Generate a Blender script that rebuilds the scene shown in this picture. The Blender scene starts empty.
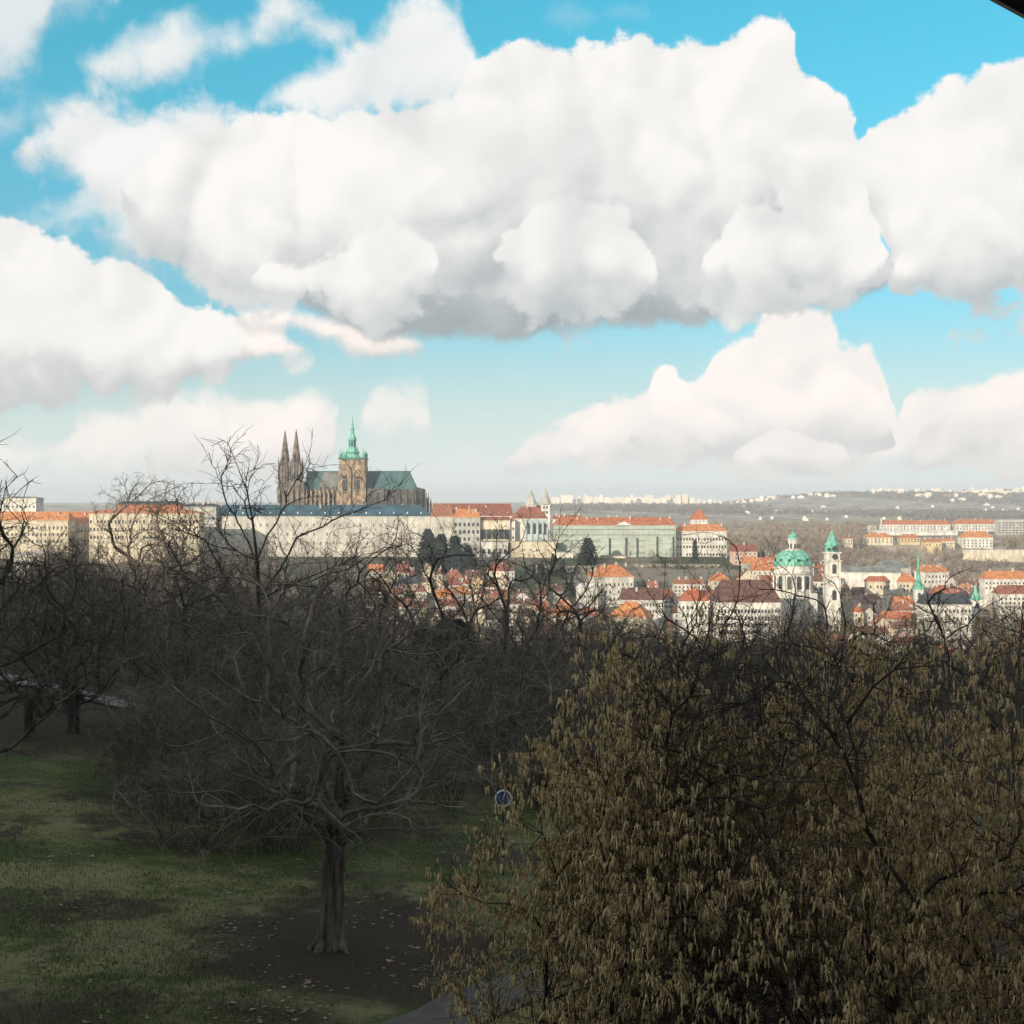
import bpy, math, random
import numpy as np
from mathutils import Vector, Matrix

# ------------------------------------------------------------------ camera
S = bpy.context.scene
COL = S.collection
F = 1400.0                      # focal length in pixels of a 1024 px frame
CAMZ = 100.0
HORIZON = 500.0
cd = bpy.data.cameras.new('camera')
cam = bpy.data.objects.new('camera', cd)
COL.objects.link(cam)
cd.sensor_width = 36.0
cd.lens = 36.0 * F / 1024.0
cd.clip_start = 0.05
cd.clip_end = 40000.0
PITCH = math.atan((512.0 - HORIZON) / F)
cam.location = (0, 0, CAMZ)
cam.rotation_euler = (math.pi / 2 - PITCH, 0, 0)
S.camera = cam

# ------------------------------------------------------------------ sun, exposure
SUN_EL = math.radians(14.0)
SUN_BACK = math.radians(33.0)           # sun stands behind the camera, this far to the left
sd = bpy.data.lights.new('sun', 'SUN')
sd.energy = 5.0
sd.angle = math.radians(0.5)
sd.color = (1.0, 0.885, 0.72)
sun = bpy.data.objects.new('sun', sd)
COL.objects.link(sun)
sun_dir = Vector((-math.sin(SUN_BACK) * math.cos(SUN_EL), -math.cos(SUN_BACK) * math.cos(SUN_EL), math.sin(SUN_EL)))
sun.rotation_euler = sun_dir.to_track_quat('Z', 'Y').to_euler()
sun.location = (-50, -60, 200)
S.view_settings.view_transform = 'Standard'
S.view_settings.look = 'None'
S.view_settings.gamma = 1.0
S.view_settings.exposure = 0.13
S.view_settings.use_curve_mapping = False
cy = S.cycles
cy.max_bounces = 4
cy.diffuse_bounces = 2
cy.glossy_bounces = 2
cy.transmission_bounces = 2
cy.volume_bounces = 0
cy.transparent_max_bounces = 8
cy.use_denoising = True
cy.use_adaptive_sampling = True
cy.adaptive_threshold = 0.012
cy.adaptive_min_samples = 12

# ------------------------------------------------------------------ world: nishita sky with procedural clouds
W = bpy.data.worlds.new('World')
S.world = W
W.use_nodes = True
nt = W.node_tree
nt.nodes.clear()


class NB:
    """small helper to write node maths as expressions"""
    def __init__(self, nt):
        self.nt = nt

    def new(self, typ, **kw):
        n = self.nt.nodes.new(typ)
        for k, v in kw.items():
            setattr(n, k, v)
        return n

    def put(self, sock, v):
        if hasattr(v, 'is_output'):
            self.nt.links.new(v, sock)
        elif v is not None:
            if sock.type == 'RGBA' and len(v) == 3:
                v = (*v, 1.0)
            sock.default_value = v

    def m(self, op, a, b=None, c=None, clamp=False):
        n = self.new('ShaderNodeMath', operation=op, use_clamp=clamp)
        self.put(n.inputs[0], a)
        self.put(n.inputs[1], b)
        self.put(n.inputs[2], c)
        return n.outputs[0]

    def vm(self, op, a, b=None, s=None):
        n = self.new('ShaderNodeVectorMath', operation=op)
        self.put(n.inputs[0], a)
        if b is not None:
            self.put(n.inputs[1], b)
        if s is not None:
            self.put(n.inputs['Scale'], s)
        return n.outputs['Value'] if op in ('LENGTH', 'DOT_PRODUCT') else n.outputs[0]

    def smooth(self, v, a, b):
        n = self.new('ShaderNodeMapRange', interpolation_type='SMOOTHSTEP')
        self.put(n.inputs['Value'], v)
        n.inputs['From Min'].default_value = a
        n.inputs['From Max'].default_value = b
        return n.outputs['Result']

    def mix(self, f, a, b, mode='MIX'):
        n = self.new('ShaderNodeMix', data_type='RGBA', blend_type=mode)
        self.put(n.inputs[0], f)
        self.put(n.inputs[6], a)
        self.put(n.inputs[7], b)
        return n.outputs[2]

    def noise(self, vec, scale, detail=4.0, rough=0.5, **kw):
        n = self.new('ShaderNodeTexNoise')
        if vec is not None:
            self.put(n.inputs['Vector'], vec)
        n.inputs['Scale'].default_value = scale
        n.inputs['Detail'].default_value = detail
        n.inputs['Roughness'].default_value = rough
        for k, v in kw.items():
            n.inputs[k].default_value = v
        return n

    def sep(self, v):
        n = self.new('ShaderNodeSeparateXYZ')
        self.put(n.inputs[0], v)
        return n.outputs


b = NB(nt)
out = b.new('ShaderNodeOutputWorld')
bg = b.new('ShaderNodeBackground')
nt.links.new(bg.outputs[0], out.inputs[0])
SKY_K = 0.1
bg.inputs['Strength'].default_value = SKY_K
sky = b.new('ShaderNodeTexSky')
sky.sky_type = 'NISHITA'
sky.sun_disc = False
sky.sun_elevation = SUN_EL
sky.sun_rotation = math.pi + SUN_BACK
sky.altitude = 300.0
sky.air_density = 1.0
sky.dust_density = 1.6
sky.ozone_density = 1.5

D = b.new('ShaderNodeTexCoord').outputs['Generated']
dx, dy, dz = b.sep(D)
az = b.m('ARCTAN2', dx, dy)
el = b.m('ARCSINE', b.m('MINIMUM', b.m('MAXIMUM', dz, -1.0), 1.0))
# domain warp, and billows seen at the point and a little towards the light
wn = b.noise(D, 11.0, 5.0, 0.55)
w1, w2, w3 = b.sep(wn.outputs['Color'])
azw = b.m('MULTIPLY_ADD', b.m('SUBTRACT', w1, 0.5), 0.050, az)
elw = b.m('MULTIPLY_ADD', b.m('SUBTRACT', w2, 0.5), 0.036, el)
Dw = b.vm('ADD', D, b.vm('SCALE', b.vm('SUBTRACT', wn.outputs['Color'], (0.5, 0.5, 0.5)), s=0.02))


def puff(vec, scale):
    n = b.noise(vec, scale, 0.0, 0.5).outputs[0]
    return b.m('ABSOLUTE', b.m('MULTIPLY_ADD', n, 2.0, -1.0))


def billow(vec, fine=True):
    v = b.m('MULTIPLY_ADD', puff(vec, 23.0), 0.6, puff(vec, 11.0))
    if fine:
        v = b.m('MULTIPLY_ADD', b.noise(vec, 48.0, 6.0, 0.66).outputs[0], 1.25, v)
        v = b.m('MULTIPLY_ADD', puff(vec, 52.0), 0.30, v)
        v = b.m('SUBTRACT', v, 0.71)
    return v


broad = b.noise(Dw, 8.5, 3.0, 0.5).outputs[0]
bil = billow(Dw)
soft1 = billow(Dw, False)
soft2 = billow(b.vm('ADD', Dw, (-0.008, 0.0, 0.013)), False)
emb = b.m('SUBTRACT', soft1, soft2)                 # > 0 on the side of a puff that faces the light
fine_emb = b.m('SUBTRACT', bil, soft1)
bilc = b.m('SUBTRACT', bil, 0.17)


def contour(pts, lift, pad):
    """float curve: azimuth -> elevation, from (column, row) pairs measured on the horizon"""
    n = b.new('ShaderNodeFloatCurve')
    q = []
    for px, py in pts:
        a = math.atan((px - 512.0) / F)
        e = math.atan((HORIZON - py) / F * math.cos(a))
        q.append(((a + 0.6) / 1.2, (e + 0.1) / 0.6))
    q = [(q[0][0] - 0.012, q[0][1] + pad)] + q + [(q[-1][0] + 0.012, q[-1][1] + pad)]
    c = n.mapping.curves[0]
    for i, (x, y) in enumerate(q):
        x, y = min(max(x, 0.0), 1.0), min(max(y, 0.0), 1.0)
        if i < 2:
            c.points[i].location = (x, y)
        else:
            c.points.new(x, y)
    for p_ in c.points:
        p_.handle_type = 'AUTO_CLAMPED'
    n.mapping.update()
    b.put(n.inputs['Value'], b.m('MULTIPLY_ADD', azw, 1 / 1.2, 0.5))
    return b.m('MULTIPLY_ADD', n.outputs[0], 0.6, -0.1 + lift)


def cloud(below, top, bot, st=0.012, sb=0.02, amp=1.7, edge=0.5, lo=0.30, gamma=0.55, white=(9.15, 8.9, 8.6), dark=(3.6, 3.9, 4.0), alpha=1.0, relief=0.42, lift=0.0, bias=0.35):
    T = contour(top, lift, -0.06)
    B = contour(bot, lift, 0.06)
    dt = b.m('MULTIPLY', b.m('SUBTRACT', T, elw), 1 / st)
    db = b.m('MULTIPLY', b.m('SUBTRACT', elw, B), 1 / sb)
    h = b.m('SMOOTH_MIN', dt, db, 0.6)
    dens = b.m('ADD', b.m('MULTIPLY_ADD', bilc, amp, h), bias)
    al = b.m('MULTIPLY', b.smooth(dens, 0.0, edge), alpha)
    t = b.m('DIVIDE', b.m('SUBTRACT', elw, B), b.m('MAXIMUM', b.m('SUBTRACT', T, B), 0.02), clamp=True)
    t = b.m('MULTIPLY_ADD', bilc, 0.22, t)
    lum = b.m('MULTIPLY_ADD', b.smooth(t, 0.0, gamma), 1 - lo, lo)
    lum = b.m('MULTIPLY', lum, 0.78)
    lum = b.m('MULTIPLY_ADD', emb, relief, lum)
    lum = b.m('MULTIPLY_ADD', b.m('SUBTRACT', broad, 0.44), 1.0, lum)
    lum = b.m('MULTIPLY_ADD', fine_emb, 0.20, lum)
    lum = b.m('MINIMUM', b.m('MAXIMUM', lum, 0.0), 1.04)
    col = b.mix(lum, dark, white)
    return b.mix(al, below, col)


# the photograph's teal sky: clear-air blue swings to cyan with height
tint = b.mix(b.smooth(el, 0.02, 0.36), (0.85, 1.15, 1.32), (0.50, 1.78, 1.66))
c = b.mix(1.0, sky.outputs[0], tint, 'MULTIPLY')
# thin milky veil low over the horizon
veil = b.m('MULTIPLY', b.smooth(el, 0.145, -0.01), 0.97)
c = b.mix(veil, c, (7.8, 8.5, 8.45))
cream = (9.9, 9.0, 8.4)
soft = (7.0, 7.3, 7.3)
# low banks over the horizon
c = cloud(c, [(-60, 455), (0, 455), (60, 438), (75, 416), (105, 408), (125, 416), (165, 404), (190, 400), (225, 403), (260, 409), (300, 404), (325, 412), (335, 440)],
          [(-60, 482), (0, 482), (100, 484), (200, 484), (300, 480), (335, 446)], white=cream, dark=soft, lo=0.35, sb=0.03, edge=1.4, alpha=0.85)
c = cloud(c, [(360, 420), (370, 392), (385, 381), (410, 378), (426, 388), (432, 412), (437, 430)], [(360, 425), (390, 442), (437, 438)], white=cream, dark=soft, lo=0.4, edge=1.6, alpha=0.75)
c = cloud(c, [(395, 470), (430, 455), (470, 448), (500, 455), (525, 470)], [(395, 480), (460, 484), (525, 480)], white=cream, dark=soft, alpha=0.4, edge=2.0)
c = cloud(c, [(508, 462), (545, 436), (580, 414), (600, 409), (630, 398), (650, 392), (660, 370), (680, 374), (698, 396), (718, 371), (740, 350), (762, 332), (772, 309), (800, 304), (826, 310), (838, 338), (856, 343), (868, 356), (876, 382), (881, 415)],
          [(508, 470), (560, 470), (640, 468), (700, 466), (760, 468), (800, 470), (845, 452), (881, 424)], white=(9.6, 8.9, 8.4), dark=(6.4, 6.7, 6.7), lo=0.42, st=0.009, sb=0.016, edge=0.8, relief=0.55)
c = cloud(c, [(842, 440), (865, 430), (892, 428), (897, 402), (930, 394), (970, 395), (990, 384), (1024, 379), (1090, 372)],
          [(842, 444), (870, 462), (900, 462), (1000, 460), (1090, 458)], white=cream, dark=soft, lo=0.3, st=0.009, edge=1.0)
puffs = dict(st=0.007, sb=0.014, edge=0.5, lo=0.35, gamma=0.6, white=(9.9, 9.1, 8.6), dark=(6.0, 6.2, 6.2), relief=0.7)
c = cloud(c, [(575, 450), (592, 424), (612, 414), (634, 418), (652, 436), (668, 458)], [(575, 466), (620, 470), (668, 466)], **puffs)
c = cloud(c, [(636, 438), (648, 404), (658, 380), (672, 373), (688, 388), (702, 412), (716, 440)], [(636, 452), (670, 462), (716, 456)], **puffs)
c = cloud(c, [(706, 440), (722, 404), (744, 380), (770, 362), (800, 352), (828, 356), (850, 372), (866, 396), (876, 424)], [(706, 454), (760, 458), (820, 446), (876, 434)], **puffs)
c = cloud(c, [(738, 455), (760, 436), (790, 428), (815, 436), (838, 452)], [(738, 468), (790, 472), (838, 464)], **puffs)
c = cloud(c, [(900, 452), (930, 424), (965, 416), (1000, 420), (1040, 410), (1090, 412)], [(900, 462), (960, 466), (1090, 464)], **puffs)
c = cloud(c, [(150, 446), (172, 420), (195, 412), (216, 420), (236, 440), (248, 458)], [(150, 468), (200, 474), (248, 468)], **dict(puffs, alpha=0.8))
c = cloud(c, [(250, 440), (275, 420), (300, 414), (320, 426), (336, 446)], [(250, 464), (300, 470), (336, 456)], **dict(puffs, alpha=0.8))
# thin upper clouds
c = cloud(c, [(-80, -120), (0, -120), (60, -70), (110, -30), (125, 10)], [(-80, 60), (0, 82), (45, 74), (60, 40), (95, 25), (125, 14)], st=0.02, sb=0.02, edge=2.2, alpha=0.8, lo=0.7, dark=(5.8, 6.2, 6.5))
c = cloud(c, [(82, 66), (110, 50), (130, 25), (160, 13), (200, 13), (240, 20), (262, 8), (280, -8), (310, 2), (330, 12), (352, 18), (362, 38)],
          [(82, 74), (100, 84), (150, 90), (190, 78), (230, 58), (260, 44), (300, 42), (340, 52), (362, 44)], st=0.014, sb=0.014, edge=2.0, alpha=0.88, lo=0.7, dark=(6.0, 6.4, 6.6))
c = cloud(c, [(555, 16), (575, 8), (600, 10), (640, 14)], [(555, 22), (580, 26), (610, 24), (640, 20)], st=0.012, sb=0.012, edge=3.0, alpha=0.45, lo=0.8)
c = cloud(c, [(256, 114), (278, 84), (300, 66), (335, 54), (360, 34), (385, 20), (402, 4), (425, -6), (440, 0), (456, 12), (470, 28), (480, 48), (490, 78)],
          [(256, 120), (290, 126), (340, 130), (400, 124), (440, 124), (470, 110), (490, 86)], st=0.014, sb=0.016, edge=1.5, alpha=0.92, lo=0.72, dark=(6.2, 6.5, 6.7))
c = cloud(c, [(-60, 96), (0, 100), (40, 92), (80, 96), (120, 104), (150, 114)], [(-60, 130), (0, 126), (60, 130), (110, 128), (150, 120)], st=0.016, sb=0.016, edge=2.4, alpha=0.6, lo=0.7, dark=(6.2, 6.6, 6.9))
# left bank
c = cloud(c, [(-90, 215), (-20, 222), (10, 226), (40, 233), (70, 246), (95, 258), (120, 271), (150, 288), (185, 308), (215, 322), (240, 338), (258, 354)],
          [(-90, 398), (-20, 397), (50, 394), (110, 393), (160, 388), (210, 383), (245, 366), (258, 360)], st=0.011, sb=0.022, lo=0.22, gamma=0.42, dark=(4.6, 4.9, 5.0))
c = cloud(c, [(248, 350), (270, 341), (290, 345), (304, 354)], [(248, 364), (280, 372), (304, 360)], st=0.008, sb=0.01, lo=0.5, edge=1.2, white=cream)
c = cloud(c, [(250, 326), (280, 316), (310, 318), (345, 313), (375, 319), (400, 328), (418, 342)], [(250, 334), (300, 340), (335, 346), (360, 360), (385, 354), (418, 350)], st=0.009, sb=0.01, lo=0.45, edge=1.3, white=cream)
# right bank and the great central cloud
c = cloud(c, [(852, 170), (872, 130), (900, 108), (930, 94), (960, 86), (990, 78), (1024, 66), (1090, 52)],
          [(852, 184), (874, 206), (896, 232), (908, 290), (950, 294), (1024, 292), (1090, 292)], st=0.011, sb=0.016, lo=0.5, gamma=0.5, dark=(5.0, 5.3, 5.4))
c = cloud(c, [(0, 225), (40, 212), (75, 196), (120, 188), (170, 190), (210, 210), (240, 236)], [(0, 240), (40, 240), (90, 236), (140, 240), (190, 258), (240, 262)], st=0.012, sb=0.012, edge=2.2, alpha=0.7, lo=0.6, dark=(6.0, 6.4, 6.6))
c = cloud(c, [(14, 138), (40, 118), (90, 102), (150, 104), (200, 98), (250, 112), (300, 120), (340, 150)],
          [(14, 152), (40, 166), (70, 186), (100, 206), (140, 228), (190, 250), (240, 270), (340, 280)], st=0.018, sb=0.024, edge=1.3, alpha=0.93, lo=0.5, dark=(5.6, 6.0, 6.2), relief=0.7)
c = cloud(c, [(250, 262), (320, 250), (420, 252), (520, 256), (640, 254), (760, 248), (860, 250), (890, 262)],
          [(250, 288), (300, 312), (360, 328), (430, 334), (500, 338), (560, 336), (620, 331), (680, 325), (740, 312), (800, 306), (850, 298), (890, 282)],
          st=0.014, sb=0.012, edge=0.9, lo=0.0, gamma=1.0, white=(6.4, 6.7, 6.75), dark=(3.3, 3.7, 3.85), relief=0.5, amp=1.2)
c = cloud(c, [(130, 196), (160, 158), (200, 132), (250, 118), (300, 118), (340, 116), (400, 112), (440, 116), (478, 72), (500, 56), (540, 47), (580, 50), (620, 45), (660, 52), (700, 60), (730, 48), (750, 32), (770, 26), (792, 36), (802, 70), (822, 92), (842, 106), (857, 138), (868, 180), (876, 222), (884, 246)],
          [(130, 222), (160, 250), (200, 268), (230, 286), (280, 290), (330, 292), (380, 292), (430, 298), (500, 292), (560, 297), (620, 290), (680, 288), (740, 286), (800, 284), (850, 282), (884, 272)],
          st=0.013, sb=0.022, lo=0.12, gamma=0.62, dark=(4.6, 4.95, 5.1), relief=0.60)
lobe = dict(st=0.012, sb=0.028, edge=0.55, lo=0.25, gamma=0.62, dark=(4.5, 4.95, 5.1), relief=0.55, alpha=0.95)
c = cloud(c, [(100, 226), (130, 204), (170, 194), (200, 186), (240, 200), (262, 226), (282, 252)], [(100, 236), (150, 262), (200, 278), (250, 292), (282, 272)], **dict(lobe, alpha=0.55, edge=1.2))
c = cloud(c, [(268, 286), (300, 262), (335, 252), (370, 236), (400, 232), (425, 240), (444, 264)], [(268, 296), (310, 306), (360, 312), (410, 306), (444, 282)], **lobe)
c = cloud(c, [(494, 262), (515, 232), (540, 210), (566, 200), (600, 206), (625, 222), (648, 252), (660, 278)], [(494, 280), (530, 306), (570, 318), (610, 316), (645, 304), (660, 290)], **lobe)
c = cloud(c, [(708, 262), (722, 234), (745, 216), (775, 206), (800, 196), (828, 200), (850, 222), (866, 240), (878, 262)], [(708, 280), (740, 294), (790, 300), (850, 292), (878, 274)], **lobe)
c = cloud(c, [(908, 268), (920, 238), (935, 214), (960, 206), (985, 190), (1010, 186), (1050, 178)], [(908, 284), (935, 294), (980, 294), (1050, 292)], **lobe)

# broken cloud over the unseen rest of the sky, whitened to brighten the ambient light
rest = b.smooth(b.m('ABSOLUTE', az), 0.42, 0.52)
rest = b.m('MAXIMUM', rest, b.smooth(el, 0.42, 0.52))
rn = b.noise(D, 3.2, 7.0, 0.58).outputs[0]
ra = b.m('MULTIPLY', b.m('MULTIPLY', b.smooth(rn, 0.38, 0.51), rest), b.smooth(el, 0.0, 0.08))
c = b.mix(ra, c, b.mix(b.smooth(rn, 0.5, 0.75), (8.4, 8.7, 8.8), (6.2, 6.5, 6.6)))
# below the horizon: dull earth
c = b.mix(b.smooth(dz, 0.0, -0.02), c, (1.2, 1.1, 1.0))
nt.links.new(c, bg.inputs['Color'])
W.cycles.sampling_method = 'MANUAL'
W.cycles.sample_map_resolution = 512

# ------------------------------------------------------------------ helpers
random.seed(7)
RNG = np.random.default_rng(11)


def P(px, py, Y):
    """the place at distance Y (along +y) that is seen at column px, row py"""
    a = (px - 512.0) / F
    v = (512.0 - py) / F
    cp, sp = math.cos(PITCH), math.sin(PITCH)
    k = Y / (cp + v * sp)
    return Vector((a * k, Y, CAMZ + k * (v * cp - sp)))


def colx(px, Y):
    return (px - 512.0) / F * Y


def rowz(py, Y):
    return P(512, py, Y).z


def px_of(x, y):
    return 512.0 + F * x / y


def row_of(y, z):
    return HORIZON + F * (CAMZ - z) / y


def tag(o, label=None, cat=None, group=None, kind=None):
    if label:
        o['label'] = label
    if cat:
        o['category'] = cat
    if group:
        o['group'] = group
    if kind:
        o['kind'] = kind
    return o


def empty(name, loc, label, cat, rz=0.0, group=None):
    o = bpy.data.objects.new(name, None)
    o.empty_display_size = 0.5
    COL.objects.link(o)
    o.location = loc
    o.rotation_euler = (0, 0, rz)
    return tag(o, label, cat, group)


def link(name, me, parent=None, loc=None, sc=None, rz=0.0):
    o = bpy.data.objects.new(name, me)
    COL.objects.link(o)
    if parent is not None:
        o.parent = parent
    if loc is not None:
        o.location = loc
    if sc is not None:
        o.scale = sc
    if rz:
        o.rotation_euler = (0, 0, rz)
    return o


def np_mesh(name, verts, faces, mat=None, smooth=False):
    """verts (n,3), faces: (m,k) array or list of arrays of different k"""
    if isinstance(faces, np.ndarray):
        faces = [faces]
    faces = [f for f in faces if len(f)]
    me = bpy.data.meshes.new(name)
    nl = sum(f.size for f in faces)
    nf = sum(len(f) for f in faces)
    me.vertices.add(len(verts))
    me.vertices.foreach_set('co', np.asarray(verts, np.float32).ravel())
    me.loops.add(nl)
    me.polygons.add(nf)
    me.loops.foreach_set('vertex_index', np.concatenate([f.ravel() for f in faces]).astype(np.int32))
    tot = np.concatenate([np.full(len(f), f.shape[1], np.int32) for f in faces])
    st = np.concatenate([[0], np.cumsum(tot)[:-1]]).astype(np.int32)
    me.polygons.foreach_set('loop_start', st)
    me.polygons.foreach_set('use_smooth', np.full(nf, smooth))
    me.update(calc_edges=True)
    if mat:
        me.materials.append(mat)
    return me


class MB:
    def __init__(self):
        self.v, self.f = [], []

    def add(self, vs, fs):
        n = len(self.v)
        self.v += [tuple(p) for p in vs]
        self.f += [tuple(i + n for i in f) for f in fs]
        return self

    def box(self, x0, x1, y0, y1, z0, z1):
        vs = [(x0, y0, z0), (x1, y0, z0), (x1, y1, z0), (x0, y1, z0), (x0, y0, z1), (x1, y0, z1), (x1, y1, z1), (x0, y1, z1)]
        return self.add(vs, [(3, 2, 1, 0), (4, 5, 6, 7), (0, 1, 5, 4), (1, 2, 6, 5), (2, 3, 7, 6), (3, 0, 4, 7)])

    def wedge(self, x0, x1, y0, y1, z0, z1, ridge, hip=0.0, axis='x', off=0.5):
        """roof body: rectangle at z0, ridge line at z1 along axis, hip = how far the ridge ends stand in"""
        if axis == 'x':
            ym = y0 + (y1 - y0) * off
            vs = [(x0, y0, z0), (x1, y0, z0), (x1, y1, z0), (x0, y1, z0), (x0 + hip, ym, z1), (x1 - hip, ym, z1)]
            fs = [(3, 2, 1, 0), (0, 1, 5, 4), (1, 2, 5), (2, 3, 4, 5), (3, 0, 4)]
        else:
            xm = x0 + (x1 - x0) * off
            vs = [(x0, y0, z0), (x1, y0, z0), (x1, y1, z0), (x0, y1, z0), (xm, y0 + hip, z1), (xm, y1 - hip, z1)]
            fs = [(3, 2, 1, 0), (0, 1, 4), (1, 2, 5, 4), (2, 3, 5), (3, 0, 4, 5)]
        return self.add(vs, fs)

    def lathe(self, cx, cy, prof, n=8, rot=0.0):
        """prof: (z, r) from bottom to top"""
        vs, fs = [], []
        for z, r in prof:
            for k in range(n):
                a = rot + 2 * math.pi * k / n
                vs.append((cx + r * math.cos(a), cy + r * math.sin(a), z))
        for j in range(len(prof) - 1):
            for k in range(n):
                k2 = (k + 1) % n
                fs.append((j * n + k, j * n + k2, (j + 1) * n + k2, (j + 1) * n + k))
        fs.append(tuple(range(n - 1, -1, -1)))
        fs.append(tuple((len(prof) - 1) * n + k for k in range(n)))
        return self.add(vs, fs)

    def pyramid(self, cx, cy, r, z0, z1, n=4, rot=math.pi / 4):
        vs = [(cx + r * math.cos(rot + 2 * math.pi * k / n), cy + r * math.sin(rot + 2 * math.pi * k / n), z0) for k in range(n)] + [(cx, cy, z1)]
        return self.add(vs, [tuple(range(n - 1, -1, -1))] + [(k, (k + 1) % n, n) for k in range(n)])

    def arch(self, cx, w, z0, z1, y0, y1, n=6, pointed=False):
        """a solid slab with an arched head, facing -y"""
        hw = w / 2
        zs = z1 - (hw * 1.3 if pointed else hw)
        pts = [(cx - hw, z0), (cx + hw, z0)]
        for k in range(n + 1):
            t = k / n
            if pointed:
                if t <= 0.5:
                    a = t * 2
                    pts.append((cx + hw * (1 - a ** 1.6), zs + (z1 - zs) * a ** 0.8))
                else:
                    a = (1 - t) * 2
                    pts.append((cx - hw * (1 - a ** 1.6), zs + (z1 - zs) * a ** 0.8))
            else:
                pts.append((cx + hw * math.cos(math.pi * t), zs + hw * math.sin(math.pi * t)))
        m = len(pts)
        vs = [(x, y0, z) for x, z in pts] + [(x, y1, z) for x, z in pts]
        fs = [tuple(range(m)), tuple(range(2 * m - 1, m - 1, -1))]
        fs += [(k, m + k, m + (k + 1) % m, (k + 1) % m) for k in range(m)]
        return self.add(vs, fs)

    def bar(self, p, q, r, n=4, r2=None):
        p, q = Vector(p), Vector(q)
        d = (q - p).normalized()
        u = d.orthogonal().normalized()
        w = d.cross(u)
        r2 = r if r2 is None else r2
        vs = []
        for c0, rr in ((p, r), (q, r2)):
            for k in range(n):
                a = 2 * math.pi * k / n + math.pi / 4
                vs.append(c0 + (u * math.cos(a) + w * math.sin(a)) * rr)
        fs = [(k, (k + 1) % n, n + (k + 1) % n, n + k) for k in range(n)]
        fs += [tuple(range(n - 1, -1, -1)), tuple(range(n, 2 * n))]
        return self.add(vs, fs)

    def mesh(self, name, mat, smooth=False):
        me = bpy.data.meshes.new(name)
        me.from_pydata(self.v, [], self.f)
        me.polygons.foreach_set('use_smooth', [smooth] * len(me.polygons))
        me.update()
        if mat:
            me.materials.append(mat)
        return me

    def build(self, name, mat, parent=None, loc=None, smooth=False):
        return link(name, self.mesh(name, mat, smooth), parent, loc)


# ------------------------------------------------------------------ materials
MATS = {}


def material(name, col, rough=0.8, var=0.25, scale=0.4, hue=0.0, detail=5.0, col2=None, per_object=0.0, bump=0.0, stretch=(1, 1, 1), spec=0.3, two_sided=False):
    """principled surface whose colour wanders by noise, with optional second colour and per-object shift"""
    if name in MATS:
        return MATS[name]
    m = bpy.data.materials.new(name)
    m.use_nodes = True
    t = m.node_tree
    t.nodes.clear()
    q = NB(t)
    o = q.new('ShaderNodeOutputMaterial')
    p = q.new('ShaderNodeBsdfPrincipled')
    t.links.new(p.outputs[0], o.inputs[0])
    p.inputs['Roughness'].default_value = rough
    p.inputs['Specular IOR Level'].default_value = spec
    tc = q.new('ShaderNodeTexCoord').outputs['Object']
    if stretch != (1, 1, 1):
        tc = q.vm('MULTIPLY', tc, stretch)
    n = q.noise(tc, scale, detail, 0.6).outputs[0]
    c2 = col2 if col2 else tuple(max(0.0, x * (1 - var * 1.6)) for x in col)
    c1 = tuple(min(1.0, x * (1 + var * 0.6)) for x in col)
    cc = q.mix(q.smooth(n, 0.3, 0.7), c2, c1)
    if per_object:
        oi = q.new('ShaderNodeObjectInfo').outputs['Random']
        h = q.new('ShaderNodeHueSaturation')
        q.put(h.inputs['Hue'], q.m('MULTIPLY_ADD', q.m('SUBTRACT', oi, 0.5), hue, 0.5))
        q.put(h.inputs['Value'], q.m('MULTIPLY_ADD', q.m('SUBTRACT', oi, 0.5), per_object * 2, 1.0))
        q.put(h.inputs['Color'], cc)
        cc = h.outputs[0]
    q.put(p.inputs['Base Color'], cc)
    if bump:
        bn = q.new('ShaderNodeBump')
        bn.inputs['Strength'].default_value = bump
        q.put(bn.inputs['Height'], n)
        t.links.new(bn.outputs[0], p.inputs['Normal'])
    MATS[name] = m
    return m


def tiles(name, col, **kw):
    return material(name, col, rough=0.75, var=0.35, scale=0.55, detail=7.0, per_object=0.16, hue=0.02, **kw)


M_white = material('white_plaster', (0.67, 0.62, 0.55), var=0.24, scale=0.3, detail=8.0, stretch=(1, 1, 0.3), per_object=0.06)
M_shadewhite = material('shade_greyed_white_plaster', (0.54, 0.495, 0.43), var=0.22, scale=0.12, detail=8.0, stretch=(1, 1, 0.5))  # white plaster greyed so its colour carries the palace front's soft shade
M_cream = material('cream_plaster', (0.63, 0.535, 0.40), var=0.22, scale=0.3, detail=8.0, stretch=(1, 1, 0.3), per_object=0.06)
M_yellow = material('ochre_plaster', (0.58, 0.43, 0.25), var=0.16, scale=0.25, per_object=0.06)
M_grey = material('grey_plaster', (0.44, 0.42, 0.38), var=0.2, scale=0.25, stretch=(1, 1, 0.4), per_object=0.06)
M_pink = material('rose_plaster', (0.58, 0.42, 0.34), var=0.16, scale=0.25, per_object=0.06)
M_orange = tiles('orange_tiles', (0.47, 0.165, 0.062), col2=(0.26, 0.085, 0.04))
M_red = tiles('red_tiles', (0.28, 0.092, 0.052), col2=(0.13, 0.05, 0.035))
M_brown = tiles('brown_tiles', (0.16, 0.075, 0.05))
M_slate = tiles('dark_slate', (0.045, 0.05, 0.058))
M_glass = material('window_glass', (0.05, 0.055, 0.06), rough=0.25, var=0.3, scale=0.6, spec=0.5, per_object=0.3)
M_faintglass = material('curtained_glass', (0.24, 0.23, 0.21), rough=0.3, var=0.3, scale=0.6, per_object=0.3)
M_chim = material('chimney_plaster', (0.52, 0.46, 0.40), var=0.3, scale=0.8)
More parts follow.
